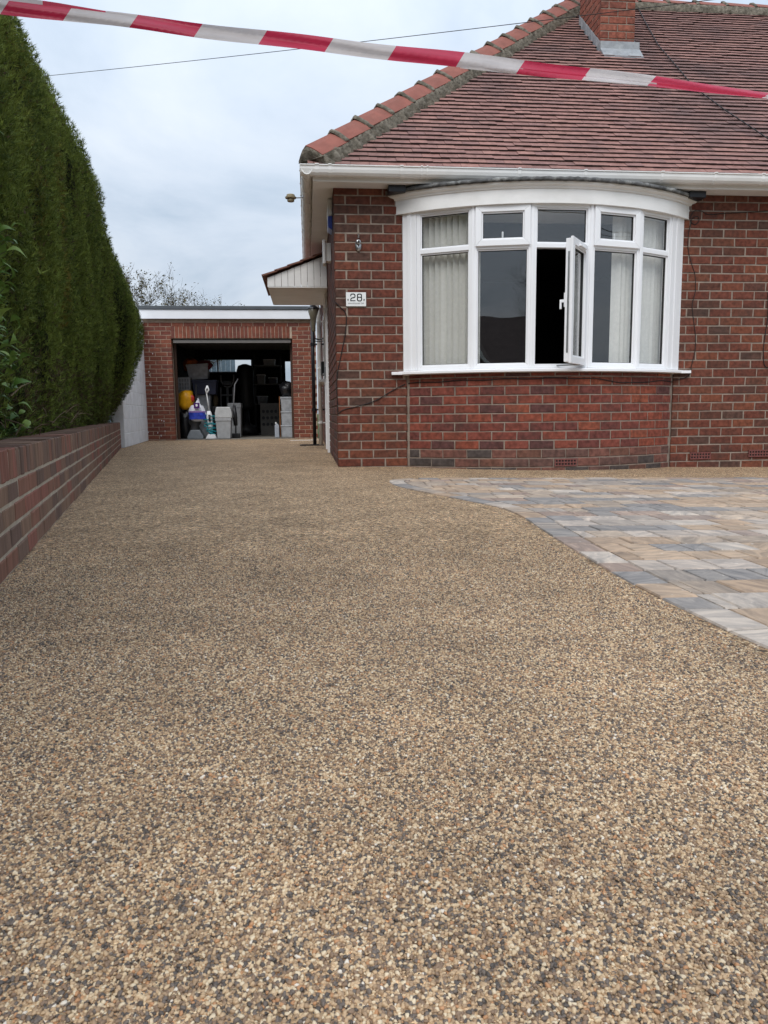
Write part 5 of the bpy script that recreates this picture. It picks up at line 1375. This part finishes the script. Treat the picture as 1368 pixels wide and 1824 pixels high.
a, b = PY(314, 696, 16.2), PY(345, 730, 16.2); mb = MB(); blob(((a.x + b.x) / 2, 16.40, (a.z + b.z) / 2), (b.x - a.x) / 2, .16, (a.z - b.z) / 2, 5, mb, amp=.09, flat=.45); part('bag', mb, P_yel, yb, smooth=True)
mb = MB(); c = PY(340, 710, 16.2); blob((c.x, 16.31, c.z), .055, .03, .075, 8, mb); part('red_print', mb, mat('red_print', (0.45, 0.03, 0.015), 0.4, 0.1, 10), yb, smooth=True)
# vacuum cleaner with white bag on it
vc = thing('carpet_cleaner', 'grey upright carpet cleaner at the garage threshold, under the white and blue bag', 'vacuum', tuple(PY(347, 780, 16.1)))
a, b = PY(333, 766, 16.05), PY(362, 779, 16.05); mb = MB(); mb.prism([(a.x, 16.05, FZ), (b.x, 16.05, FZ), (b.x, 16.05, FZ + .05), (b.x - .07, 16.05, a.z), (a.x + .07, 16.05, a.z), (a.x, 16.05, FZ + .05)], (0, .28, 0)); part('head', mb, plast('grey_blue_plastic', (0.20, 0.22, 0.24)), vc, bevel=.012)
c = PY(347, 760, 16.2); mb = MB(); mb.lathe([(.09, 0), (.10, .05), (.085, .1), (.13, .16), (.13, .30), (.11, .33)], 14, (c.x, 16.25, a.z - .02)); part('tank', mb, plast('dark_grey_plastic', (0.07, 0.07, 0.075)), vc, smooth=True)
mb = MB(); mb.tube([(c.x + .02, 16.3, a.z + .28), (c.x + .03, 16.42, 1.06), (c.x + .03, 16.44, 1.15)], .02, 8); part('handle', mb, P_dark, vc)
cb = thing('carrier_bag', 'white carrier bag with a purple square and blue lower half', 'bag', tuple(PY(350, 750, 16.0)))
a, b = PY(334, 722, 15.98), PY(366, 751, 15.98); cxb = (a.x + b.x) / 2
mb = MB(); blob((cxb, 16.13, (a.z + b.z) / 2), (b.x - a.x) / 2, .13, (a.z - b.z) / 2, 12, mb, amp=.07, flat=.42); part('bag', mb, mat('white_bag', (0.74, 0.75, 0.80), 0.4, 0.1, 12, .008, 25), cb, smooth=True)
tp_ = PY(352, 708, 16.0); mb = MB(); mb.prism([(cxb - .13, 16.09, a.z - .05), (cxb + .12, 16.09, a.z - .05), (cxb + .07, 16.09, a.z + .02), (tp_.x + .015, 16.1, tp_.z - .06), (tp_.x - .01, 16.1, tp_.z), (tp_.x - .03, 16.1, tp_.z - .05), (cxb - .05, 16.09, a.z + .02)], (0, .05, 0)); part('bag_handles', mb, bpy.data.materials['white_bag'], cb, bevel=.01)
zc2 = (a.z + b.z) / 2
mb = MB(); n = 16
P = [[tuple((cxb + (b.x - a.x) / 2 * 1.02 * math.cos(t_), 16.13 - .137 * math.sin(t_) - 0.008, z)) for z in (zc2 - .12, zc2 - .05, zc2 + .02)] for t_ in [math.pi * k / n for k in range(n + 1)]]
mb.grid(P); part('blue_band', mb, mat('blue_print', (0.03, 0.06, 0.42), 0.4, 0.5, 14), cb, smooth=True)
P = [[tuple((cxb + (b.x - a.x) / 2 * 1.02 * math.cos(t_), 16.13 - .138 * math.sin(t_) - 0.009, z)) for z in (zc2 + .022, zc2 + .05)] for t_ in [math.pi * k / n for k in range(n + 1)]]
mb = MB(); mb.grid(P); part('purple_band', mb, mat('mauve_print', (0.28, 0.16, 0.42), 0.4, 0.3, 14), cb, smooth=True)
lg0, lg1 = PY(345, 717.5, 15.96), PY(355.5, 727.5, 15.96)
mb = MB(); mb.box(lg0.x, lg1.x, 15.955, 15.975, lg1.z, lg0.z); part('purple_square', mb, mat('purple_print', (0.07, 0.015, 0.14), 0.4, 0.1, 10), cb)
mb = MB(); mb.prism([(lg0.x + .045, 15.953, lg1.z + .035), (lg0.x + .085, 15.953, lg1.z + .05), (lg0.x + .07, 15.953, lg1.z + .095), (lg0.x + .03, 15.953, lg1.z + .08)], (0, .001, 0)); part('white_mark', mb, P_white, cb)
# steam mop
sm = thing('steam_mop', 'white and teal upright steam mop with its cable wound round, beside the grey bin', 'mop', tuple(PY(375, 779, 16.05)))
h0, h1, p0, p1 = PY(369, 687, 16.1), PY(368, 701, 16.1), PY(369, 703, 16.1), PY(373, 733, 16.1)
mb = MB(); mb.tube([h0, (h0.x + .03, 16.1, (h0.z + h1.z) / 2), h1], .016, 8); mb.tube([h0, (h0.x - .035, 16.1, (h0.z + h1.z) / 2), h1], .014, 8); part('handle', mb, P_white, sm, smooth=True)
mb = MB(); mb.tube([h1, p1], .013, 8); part('pole', mb, plast('pale_metal', (0.55, 0.56, 0.56), 0.3), sm, smooth=True)
q0, q1 = PY(372, 732, 16.08), PY(376, 768, 16.08); mb = MB(); mb.tube([q0, q0.lerp(q1, .2), q0.lerp(q1, .7), q1], [.035, .062, .055, .03], 12); part('body', mb, P_white, sm, smooth=True)
mb = MB(); mb.tube([(q0.x + .012, 16.015, q0.z - .08), (q0.x + .02, 16.015, q0.z - .22)], .022, 8); part('switch_panel', mb, P_dark, sm, smooth=True)
f0, f1 = PY(366, 774, 16.0), PY(386, 780, 16.0); mb = MB(); mb.prism([(f0.x, 15.98, FZ), (f1.x, 15.98, FZ), (f1.x - .03, 15.98, f0.z), (f0.x + .05, 15.98, f0.z)], (0, .16, 0)); part('mop_head', mb, P_white, sm, bevel=.01)
mb = MB(); C_ = []
for k in range(120):
    a = k * .42; rr_ = .085 + .03 * math.sin(k * .37); C_.append((q0.x + .02 + rr_ * 1.15 * math.cos(a) + .02 * math.sin(k * .11), 16.09 + .07 * math.sin(a), q1.z + .30 - k * .0028 + .06 * math.sin(k * .19)))
mb.tube(C_, .0085, 6); part('cable', mb, P_teal, sm, smooth=True)
mb = MB(); mb.tube([q1, (q1.x, 16.07, f0.z + .01)], .04, 10); part('joint', mb, P_teal, sm, smooth=True)
# grey swing bin
t, top = tub('swing_bin', 'light grey plastic swing lid bin in the middle of the garage doorway', 383, 745, 413, 779.5, 16.0, plast('bin_grey', (0.36, 0.37, 0.38)), tp=.84, depth=.26, cat='bin', base=FZ)
a, b = PY(382, 725, 15.98), PY(413, 742, 15.98)
mb = MB(); mb.prism([(a.x, 15.985, top + .002), (b.x, 15.985, top + .002), (b.x, 15.985, top + .10), (b.x - .03, 15.985, a.z), (a.x + .03, 15.985, a.z), (a.x, 15.985, top + .10)], (0, .29, 0)); part('lid', mb, plast('bin_lid_grey', (0.46, 0.47, 0.47)), t, bevel=.015)
t, _ = tub('storage_tub', 'tall grey tub behind the swing bin', 405, 718, 431, 776, 16.9, P_grey, tp=.85, base=FZ, cat='tub')
# stick vacuum
sv = thing('stick_vacuum', 'dark stick vacuum with bent metal tube standing right of the swing bin', 'vacuum', tuple(PY(421, 777, 16.3)))
mb = MB(); mb.tube([PY(424, 675, 16.45), PY(418, 685, 16.4), PY(416, 725, 16.35)], .013, 8); part('tube', mb, plast('tube_metal', (0.25, 0.25, 0.26), .3), sv, smooth=True)
mb = MB(); mb.tube([PY(417, 722, 16.35), PY(418, 740, 16.35), PY(420, 758, 16.35)], [.03, .055, .04], 10); part('body', mb, P_dark, sv, smooth=True)
a, b = PY(413, 772, 16.3), PY(427, 777, 16.3); mb = MB(); mb.box(a.x, b.x, 16.3, 16.42, FZ, a.z); part('head', mb, P_dark, sv, bevel=.01)
mb = MB(); mb.tube([PY(420, 756, 16.35), PY(420, 774, 16.35)], .016, 8); part('neck', mb, P_dark, sv)
# middle stack
t, tA = tub('storage_box', 'clear plastic storage box at the bottom of the stack behind the steam mop', 351, 738, 376, 779, 17.0, P_clear, base=FZ)
t, tB = tub('storage_box', 'clear plastic storage box under the navy box', 350, 703, 376, 738, 17.0, P_clear, base=tA)
t, tC = tub('storage_box', 'navy blue plastic storage box with overhanging rim, below the clear box of clothes', 341, 677, 387, 703, 16.9, P_navy, base=tB)
t, tD = tub('storage_box', 'clear plastic box of clothes on top of the stack, tilted', 332, 648, 373, 676, 17.0, P_clear, tp=.86, tilt=-0.06, base=tC + .015)
cl = thing('folded_clothes', 'orange and red clothes heaped in the topmost clear box', 'clothes', tuple(PY(350, 652, 17.1)))
c = PY(340, 644, 17.1); mb = MB(); blob((c.x - .02, 17.2, tD - .02), .17, .16, .14, 21, mb, amp=.2); part('orange_cloth', mb, P_orange, cl, smooth=True)
c = PY(361, 645, 17.1); mb = MB(); blob((c.x, 17.2, tD - .03), .18, .16, .11, 22, mb, amp=.2); part('red_cloth', mb, P_red, cl, smooth=True)
t, tE = tub('storage_box', 'dark box on the floor under the brown bag', 378, 724, 389, 779, 17.1, P_dark, base=FZ)
bb = thing('brown_bag', 'small brown bag beside the clear boxes', 'bag', tuple(PY(382, 724, 17.0))); a, b = PY(377, 703, 17.1), PY(388, 726, 17.1)
mb = MB(); blob(((a.x + b.x) / 2, 17.25, (a.z + tE) / 2), (b.x - a.x) / 2, .1, (a.z - tE) / 2 + .005, 31, mb); part('bag', mb, mat('brown_canvas', (0.10, 0.07, 0.035), 0.9, 0.2, 20), bb, smooth=True)
# cross trainer
ct = thing('cross_trainer', 'dark exercise machine with grey handlebars behind the bins', 'exercise machine', tuple(PY(405, 776, 17.8)))
mb = MB(); e0, e1 = PY(405, 690, 17.8), PY(406, 776, 17.8); mb.tube([(e1.x, 17.8, FZ + .05), e0], .03, 8); part('post', mb, plast('machine_grey', (0.16, 0.16, 0.165)), ct)
mb = MB(); mb.tube([PY(393, 668, 17.7), PY(394, 680, 17.7), PY(400, 688, 17.75), PY(405, 690, 17.8), PY(411, 688, 17.75), PY(416, 680, 17.7), PY(416, 667, 17.7)], .018, 8); part('handlebar', mb, bpy.data.materials['machine_grey'], ct, smooth=True)
mb = MB(); mb.tube([PY(393, 690, 17.6), PY(394, 730, 17.6), PY(394, 775, 17.6)], .017, 8); mb.tube([PY(415, 690, 17.6), PY(414, 730, 17.6), PY(414, 775, 17.6)], .017, 8); mb.tube([PY(393, 704, 17.7), PY(416, 704, 17.7)], .02, 8); part('swing_arm', mb, bpy.data.materials['machine_grey'], ct)
mb = MB(); c = PY(405, 683, 17.75); mb.box(c.x - .10, c.x + .10, 17.7, 17.76, c.z - .05, c.z + .06); part('display', mb, P_dark, ct, bevel=.01)
mb = MB(); mb.box(e1.x - .28, e1.x + .28, 17.55, 17.63, FZ, FZ + .06); mb.box(e1.x - .05, e1.x + .05, 17.63, 18.5, FZ, FZ + .06); mb.box(e1.x - .28, e1.x + .28, 18.5, 18.58, FZ, FZ + .06); part('base_frame', mb, P_dark, ct)
# dark punch bag
pb = thing('punch_bag', 'tall black punch bag on a stand in the dark of the garage', 'punch bag', tuple(PY(438, 776, 18.3)))
c = PY(437, 700, 18.3); mb = MB(); mb.lathe([(.0, .62), (.17, .64), (.20, .75), (.20, 1.55), (.16, 1.66), (.05, 1.70)], 16, (c.x, 18.4, 0)); part('bag', mb, plast('black_vinyl', (0.014, 0.014, 0.014), .5), pb, smooth=True)
mb = MB(); mb.lathe([(.26, FZ), (.26, .2), (.08, .3), (.06, .65)], 16, (c.x, 18.4, 0)); part('stand', mb, P_dark, pb, smooth=True)
# speckled cabinet
cab = thing('cabinet', 'pale cabinet with rows of round dark holes at the back right of the garage', 'cabinet', tuple(PY(480, 772, 18.2)))
a, b = PY(463, 718, 18.2), PY(498, 772, 18.2); mb = MB(); mb.box(a.x, b.x, 18.2, 18.7, FZ, a.z); part('case', mb, plast('dull_white_board', (0.16, 0.15, 0.135), .6), cab, bevel=.006)
for k in range(3):
    for q in range(4):
        mb = MB(); mb.lathe([(0, 0), (.038, 0), (.038, .008), (0, .008)], 14, (0, 0, 0)); cx, cz = a.x + (b.x - a.x) * (.17 + .22 * q), FZ + (a.z - FZ) * (.34 + .20 * k)
        mb.v = [(cx + x, 18.193 + z, cz + y) for x, y, z in mb.v]; part('dark_disc', mb, P_dark, cab)
# shelf with boxes along the back right wall
sh = thing('shelf_unit', 'dark metal shelf unit against the right back wall of the garage', 'shelf', (-0.55, 19.6, 0))
for z in (0.75, 1.25, 1.72):
    mb = MB(); mb.box(-1.35, -0.65, 19.5, 19.9, z, z + .025); part('shelf', mb, P_grey, sh)
for xx in (-1.35, -0.68):
    for yy in (19.5, 19.87):
        mb = MB(); mb.box(xx, xx + .03, yy, yy + .03, FZ, 2.0); part('upright', mb, P_dark, sh)
for k, (x0, w_, h_, z, mt, lab) in enumerate(((-1.28, .26, .20, .777, P_clear, 'clear box on the lowest shelf of the garage shelf unit'), (-0.98, .22, .16, 1.277, P_navy, 'navy box on the middle shelf of the garage shelf unit'), (-1.27, .2, .24, 1.277, P_grey, 'grey box on the middle shelf of the garage shelf unit'), (-1.1, .3, .15, 1.747, P_clear, 'clear box on the top shelf of the garage shelf unit'))):
    t = thing('shelf_box', lab, 'box', (x0 + w_ / 2, 19.68, z)); mb = MB(); tbox(mb, x0 + w_ / 2, 19.68, z, w_, .28, h_ * .86, .9); part('tub', mb, mt, t, bevel=.01); mb = MB(); tbox(mb, x0 + w_ / 2, 19.68, z + h_ * .86, w_ + .02, .30, h_ * .14, 1); part('lid', mb, P_white, t, bevel=.006)
# right stack
t, u0 = tub('drawer_unit', 'clear plastic drawer box at the foot of the right hand stack', 500, 757, 527, 779.5, 16.3, P_clear, tp=.97, base=FZ, depth=.45)
t, u1 = tub('drawer_unit', 'clear plastic drawer box in the middle of the right hand stack', 500, 732, 527, 757, 16.3, P_clear, tp=.95, base=u0, depth=.45)
t, u2 = tub('drawer_unit', 'clear plastic box at the top of the right hand stack, under the black bag', 499, 707, 526, 732, 16.3, P_clear, tp=.9, base=u1, depth=.45)
a, b = PY(497, 706, 16.28), PY(501, 779, 16.28); mb = MB(); mb.box(a.x, b.x - .01, 16.29, 16.32, FZ, a.z); tag(obj('wooden_board', mb, mat('orange_wood', (0.32, 0.13, 0.05), 0.7, 0.25, 14, stretch=(4, 4, .4))), 'thin orange wooden board standing against the clear drawer stack', 'board')
rb_ = thing('bin_bag', 'shiny black bag lying on top of the right hand drawer stack', 'bag', tuple(PY(510, 706, 16.4))); a, b = PY(497, 680, 16.4), PY(524, 707, 16.4)
mb = MB(); blob(((a.x + b.x) / 2, 16.55, (a.z + u2) / 2 + .005), (b.x - a.x) / 2, .2, (a.z - u2) / 2, 44, mb, amp=.16); part('sack', mb, P_blackbag, rb_, smooth=True)
jug = thing('plastic_jug', 'white plastic jug on the garage floor left of the drawer stack', 'jug', tuple(PY(493, 778, 16.2))); a, b = PY(489, 753, 16.2), PY(497.5, 778, 16.2)
mb = MB(); mb.prism([(a.x, 16.2, FZ), (b.x, 16.2, FZ), (b.x, 16.2, a.z - .06), (b.x - .03, 16.2, a.z - .02), (a.x + .03, 16.2, a.z - .02), (a.x, 16.2, a.z - .06)], (0, .14, 0)); part('body', mb, mat('milky_plastic', (0.50, 0.54, 0.60), 0.4, 0.1, 8, trans=.3), jug, bevel=.012)
mb = MB(); mb.lathe([(.02, 0), (.02, .03), (.018, .032)], 12, ((a.x + b.x) / 2 - .02, 16.27, a.z - .021)); part('cap', mb, P_white, jug)
mb = MB(); a, b = PY(306, 700, 16.05), PY(306, 778, 16.05)
mb.tube([PY(317, 735, 16.3), PY(310, 779, 16.05)], .012, 8); o = obj('garden_tool', mb, plast('blue_handle', (0.02, 0.12, 0.30))); tag(o, 'thin blue handled pole leaning at the left jamb of the garage', 'tool')

# ------------------------------------------------------------------ beyond the garage: fence, bare tree
fn = thing('garden_fence', 'blue grey board fence seen through the back window of the garage', 'fence', (-4, 25.5, 0))
for k in range(30):
    x = -7.0 + k * .155; mb = MB(); mb.box(x, x + .148, 25.5 + (k % 2) * .012, 25.525 + (k % 2) * .012, -.1, 2.3); part('board', mb, M.setdefault('fence', mat('blue_grey_paint', (0.16, 0.22, 0.28), 0.7, 0.2, 8)), fn)
def tree(name, label, base, hgt, spread, seed, leafy, lean=(0, 0), leafcol=((0.10, 0.085, 0.03), (0.14, 0.11, 0.045), (0.06, 0.06, 0.025)), group=None):
    rr = random.Random(seed); t = thing(name, label, 'tree', base, group)
    mb = MB(); tips = []
    def grow_(p, d, L, r, lev):
        n = 4 if lev < 2 else 3; pts = [p]; rs = [r]
        for k in range(n):
            d = (d + Vector((rr.uniform(-.28, .28), rr.uniform(-.28, .28), rr.uniform(-.12, .22)))).normalized()
            p = p + d * L / n; pts.append(p); rs.append(r * (1 - .6 * (k + 1) / n))
            if lev < 5 and (k > 0 or lev > 0):
                for _ in range(2 if lev in (1, 2, 3) else (2 if lev == 0 else 1)):
                    nd = (d + Vector((rr.uniform(-1, 1), rr.uniform(-1, 1), rr.uniform(-.45, .7))) * (.9 if lev < 3 else 1.0)).normalized()
                    if lev < 4 or rr.random() < .55: grow_(p, nd, L * rr.uniform(.5, .72), max(rs[-1] * .62, .004), lev + 1)
        mb.tube(pts, rs, 7 if lev < 2 else (5 if lev < 3 else 3), cap=False)
        if lev >= 3: tips.extend(pts[1:])
    b = Vector(base); grow_(b, Vector((lean[0], lean[1], 1)).normalized(), hgt * .42, hgt * .028, 0)
    part('trunk', mb, M['bark'], t, smooth=True)
    r_ = np.random.default_rng(seed); T = np.array([tuple(p) for p in tips])
    if leafy and len(T):
        idx = r_.integers(0, len(T), leafy); Pp = T[idx] + r_.normal(0, .07, (leafy, 3)); d1 = r_.normal(0, 1, (leafy, 3)); d1 /= np.linalg.norm(d1, axis=1, keepdims=True); d2 = np.cross(d1, r_.normal(0, 1, (leafy, 3))); d2 /= np.linalg.norm(d2, axis=1, keepdims=True)
        sz = r_.uniform(.018, .045, (leafy, 1)); V = np.stack([Pp - d1 * sz, Pp + d2 * sz * .5, Pp + d1 * sz, Pp - d2 * sz * .5], 1)
        o = npmesh('crown', V, 4, M['leaf'], np.array(leafcol)[r_.integers(0, len(leafcol), leafy)], t); o.location = -Vector(base)
    return t
tree('bare_tree', 'nearly bare crooked tree with a few olive leaves behind the garage roof', (-3.95, 23.6, -.1), 5.7, 2, 14, 8000, (-.03, 0))

# ------------------------------------------------------------------ overhead lines
A_ = PY(75, 136, 14); B_ = PY(1265, 0, 8.2); mb = MB(); C_ = []
for k in range(41):
    t = -0.9 + 2.2 * k / 40; p = A_.lerp(B_, t); p.z -= 0.10 * (0.25 - (t - .5) ** 2); C_.append(p)
mb.tube(C_, 0.0042, 6); tag(obj('overhead_cable', mb, M['cable'], smooth=True), 'thin black telephone line crossing the sky above the roof', 'cable')
def rpt(px, py, up=.045):
    d = ray(px, py); t = (ZE - YE * TP - CAMH + up / cP) / (d.z - d.y * TP); return CAMP + d * t
mb = MB(); mb.tube([rpt(*q) for q in ((1131, 3), (1150, 40), (1172, 80), (1205, 118), (1236, 155), (1290, 195), (1340, 228), (1368, 247), (1420, 285))], 0.006, 6)
tag(obj('roof_cable', mb, M['cable'], smooth=True), 'black aerial cable lying down the tiled roof from the chimney', 'cable')

# ------------------------------------------------------------------ red and white barrier tape
def tape():
    key = [(-330, -20, 26, 2.12), (-60, 6, 26, 2.2), (0, 12.5, 26, 2.2), (100, 22, 26, 2.22), (200, 34, 25, 2.23), (350, 53, 26, 2.25), (500, 71, 27, 2.28), (650, 88, 27, 2.3), (800, 105, 28, 2.33), (900, 116, 27, 2.36), (1000, 127, 24, 2.4), (1100, 138, 21, 2.42), (1200, 149, 18, 2.45), (1290, 160, 14, 2.48), (1368, 171, 10, 2.5), (1500, 190, 14, 2.55), (1900, 240, 22, 2.75), (2300, 275, 26, 2.95)]
    K = np.array(key, float); K[:, 3] *= 0.69
    bnd = [-600, -480, -360, -245, -120, 0, 112, 230, 345, 460, 578, 690, 812, 919, 1036, 1153, 1357, 1470, 1580, 1690, 1800, 1910, 2020, 2130, 2400]
    # red when even index counted so that 0..112 is red
    red = lambda i: (i - bnd.index(0)) % 2 == 0
    mb = MB(); RED, WHT, PINK = (0.62, 0.035, 0.095), (0.70, 0.66, 0.66), (0.66, 0.10, 0.16)
    nv = 6; xs = []
    for i in range(len(bnd) - 1):
        if bnd[i] < -330 or bnd[i + 1] > 2300: continue
        n = 8
        for k in range(n): xs.append((bnd[i] + (bnd[i + 1] - bnd[i]) * k / n, i))
    for (xa, i), (xb, j) in zip(xs, xs[1:]):
        quad = []
        for v in range(nv + 1):
            row = []
            for xx in (xa, xb):
                f = v / nv; x_ = xx + 16 * f                      # slanting print
                yc, hw, Y = (np.interp(x_, K[:, 0], K[:, c]) for c in (1, 2, 3))
                tw = math.acos(min(1, hw / 31.0)); d = (f - .5)
                py = yc - d * hw + 1.2 * math.sin(x_ * .021); Yy = Y + d * .036 * math.sin(tw) + 0.006 * math.sin(f * 3.14 * 2 + x_ * .01)
                row.append(tuple(PY(x_, py, Yy)))
            quad.append(row)
        c_ = RED if red(i) else WHT
        mb.grid(quad, c_)
    # folded-over upper layer at the left, and lower fold towards the right
    for rng_, f0, f1, back in (((-330, 245), .92, 1.35, .012), ((820, 1368), .0, .42, -.006)):
        x0 = rng_[0]
        while x0 < rng_[1]:
            x1 = min(x0 + 14, rng_[1]); quad = []
            for v in range(3):
                row = []
                for xx in (x0, x1):
                    fade = max(0, (rng_[1] - xx) / 245) if rng_[0] < 0 else 1
                    fade = min(fade, 1); f = f0 + (f1 - f0) * (v / 2) * (fade if rng_[0] < 0 else min(1, (xx - rng_[0]) / 120 + .1))
                    yc, hw, Y = (np.interp(xx, K[:, 0], K[:, c]) for c in (1, 2, 3))
                    row.append(tuple(PY(xx, yc - (f - .5) * hw - (0 if rng_[0] < 0 else -0.5), Y + back)))
                quad.append(row)
            seg = (x0 - (72 if rng_[0] < 0 else 4)); ii = sum(1 for b_ in bnd if b_ <= seg) - 1
            mb.grid(quad, RED if red(ii) else WHT); x0 = x1
    return mb
tm_ = mat('barrier_film', attr=True, rough=0.4, var=0.10, scale=14, trans=0.5, spec=0.5, stretch=(1, 1, 5))
o = obj('barrier_tape', tape(), tm_, smooth=True); tag(o, 'red and white striped barrier tape stretched across the top of the view', 'tape')
# the steel pin that holds its right end, outside the picture
e_ = PY(2300, 275, 2.95 * 0.69); mb = MB(); mb.tube([(e_.x + .02, e_.y, -.15), (e_.x + .02, e_.y, e_.z + .06)], .008, 8); pin = thing('barrier_pin', 'steel road pin with hooked top holding the right end of the tape', 'post', (e_.x, e_.y, 0)); part('pin', mb, M['chrome'], pin)
mb = MB(); mb.tube([(e_.x + .02, e_.y, e_.z + .06), (e_.x + .02, e_.y - .04, e_.z + .10), (e_.x + .02, e_.y - .07, e_.z + .06)], .008, 8); part('hook', mb, M['chrome'], pin)

# ------------------------------------------------------------------ across the road (seen only in the window glass)
def opposite(x0, x1, yf, label, seed, gable):
    t = thing('opposite_house', label, 'house', ((x0 + x1) / 2, yf, 0), 'houses across the road')
    mb = MB(); mb.box(x0, x1, yf - 8, yf, -.1, 2.6); part('wall', mb, M.setdefault('opp', mat('plain_brick', (0.17, 0.065, 0.05), 0.9, 0.2, 3)), t)
    xm = (x0 + x1) / 2; mb = MB()
    mb.add([(x0 - .3, yf + .3, 2.55), (x1 + .3, yf + .3, 2.55), (x0 - .3, yf - 8.3, 2.55), (x1 + .3, yf - 8.3, 2.55), (x0 + 1.8, yf - 4, 5.6), (x1 - 1.8, yf - 4, 5.6)], [(0, 1, 5, 4), (3, 2, 4, 5), (1, 3, 5), (2, 0, 4), (0, 2, 3, 1)])
    part('roof', mb, M.setdefault('opproof', mat('grey_roof', (0.10, 0.075, 0.07), 0.9, 0.3, 4)), t)
    if gable:
        mb = MB(); mb.prism([(xm - 4.2, yf + .9, 2.5), (xm - .2, yf + .9, 2.5), (xm - 2.2, yf + .9, 4.4)], (0, -3, 0)); part('gable', mb, M['opproof'], t)
        mb = MB(); mb.box(xm - 3.9, xm - .5, yf, yf + .8, -.1, 2.5); part('bay', mb, M['opp'], t)
        mb = MB()
        for a, b in (((xm - 4.3, 2.45), (xm - 2.2, 4.45)), ((xm - 2.2, 4.45), (xm - .1, 2.45))): mb.prism([(a[0], yf + .92, a[1]), (b[0], yf + .92, b[1]), (b[0], yf + .92, b[1] - .2), (a[0], yf + .92, a[1] - .2)], (0, .03, 0))
        part('barge_board', mb, M['upvc_old'], t)
    for a, b in ((x0 + .8, x0 + 3.0), (x1 - 3.2, x1 - .9)):
        mb = MB(); mb.box(a, b, yf + .005, yf + .03, .9, 2.2); w_ = part('window', mb, M['upvc_old'], t); mb = MB(); mb.box(a + .1, b - .1, yf + .03, yf + .04, 1.0, 2.1); part('pane', mb, M['gasket'], w_); w_.children[0].location = (0, 0, 0)
    mb = MB(); mb.box(xm + .6, xm + 1.5, yf - 4.4, yf - 3.6, 4.8, 6.9); part('chimney', mb, M['opp'], t)
    mb = MB(); mb.lathe([(.13, 0), (.11, .45), (.14, .5)], 10, (xm + .85, yf - 4, 6.9)); mb.lathe([(.13, 0), (.11, .45), (.14, .5)], 10, (xm + 1.25, yf - 4, 6.9)); part('chimney_pot', mb, M['ridge'], t)
    mb = MB(); mb.box(x0 - .35, x1 + .35, yf + .3, yf + .4, 2.45, 2.57); part('gutter', mb, M['upvc_old'], t)
opposite(-9.5, 1.4, -24, 'brick bungalow with white barge boards across the road, seen in the window glass', 1, True)
opposite(4.0, 14.5, -24, 'brick bungalow across the road to the right, seen in the window glass', 2, False)
opposite(-22, -11.5, -24, 'brick bungalow across the road to the left, seen in the window glass', 3, True)
tree('street_tree', 'bare tall tree behind the opposite bungalow, mirrored in the small window light', (-3.0, -32.5, -.1), 13.0, 3, 5, 2500, (.1, .05))
for k, (ya, za, zb2) in enumerate(((-5.0, 5.6, 6.0), (-5.6, 6.3, 6.2), (-6.4, 6.0, 6.9), (-5.2, 7.0, 6.5))):
    mb = MB(); C_ = [(-25 + 50 * q / 24, ya, za + (zb2 - za) * q / 24 - .5 * math.sin(math.pi * q / 24)) for q in range(25)]; mb.tube(C_, .012, 5)
    tag(obj('street_cable', mb, M['cable'], smooth=True), ('lowest', 'second', 'third', 'highest')[k] + ' of the street cables mirrored in the upper window glass', 'cable', 'street cables')
# parked car
car = thing('parked_car', 'silver hatchback parked in the road, mirrored in the bay window', 'car', (0.6, -7.2, -.1))
side_ = [(-2.0, .30), (-2.02, .62), (-1.85, .88), (-1.1, .98), (-.45, 1.42), (.2, 1.48), (1.05, 1.42), (1.7, 1.02), (1.95, .92), (2.0, .55), (1.95, .30)]
mb = MB(); P = []
for w_, k in ((-.80, .93), (-.84, 1.0), (.84, 1.0), (.80, .93)):
    P.append([(0.6 + x, -7.2 + (w_ * (1 if z < 1.0 else .80)), -.1 + (z if z < .35 else .3 + (z - .3) * (k if z > 1 else 1))) for x, z in side_])
vs = [p for row in P for p in row]; n = len(side_)
fs = [(i * n + j, i * n + (j + 1) % n, (i + 1) * n + (j + 1) % n, (i + 1) * n + j) for i in range(3) for j in range(n)] + [tuple(range(n))[::-1], tuple(3 * n + j for j in range(n))]
mb.add(vs, fs); part('body', mb, mat('silver_paint', (0.50, 0.51, 0.53), 0.25, 0.02, 3, metal=.6), car, smooth=False, bevel=.03)
mb = MB()
for s_ in (-1, 1): mb.prism([(0.6 - .95, -7.2 + s_ * .845, .92), (0.6 + 1.45, -7.2 + s_ * .845, .92), (0.6 + 1.0, -7.2 + s_ * .69, 1.24), (0.6 - .38, -7.2 + s_ * .69, 1.24)], (0, s_ * .012, 0))
part('side_window', mb, P_dark, car)
for sx in (-1.25, 1.25):
    for s_ in (-1, 1):
        mb = MB(); mb.tube([(0.6 + sx, -7.2 + s_ * .66, .21), (0.6 + sx, -7.2 + s_ * .87, .21)], .31, 20); wh = part('wheel', mb, P_dark, car)
        mb = MB(); mb.tube([(0.6 + sx, -7.2 + s_ * .868, .21), (0.6 + sx, -7.2 + s_ * .88, .21)], .2, 16); part('rim', mb, M['chrome'], wh); wh.children[0].location = (0, 0, 0)
mb = MB(); mb.box(0.6 - 2.035, 0.6 - 1.95, -7.95, -7.65, .5, .62); part('headlight', mb, P_white, car); mb = MB(); mb.box(0.6 - 2.035, 0.6 - 1.95, -6.75, -6.45, .5, .62); part('headlight', mb, P_white, car)
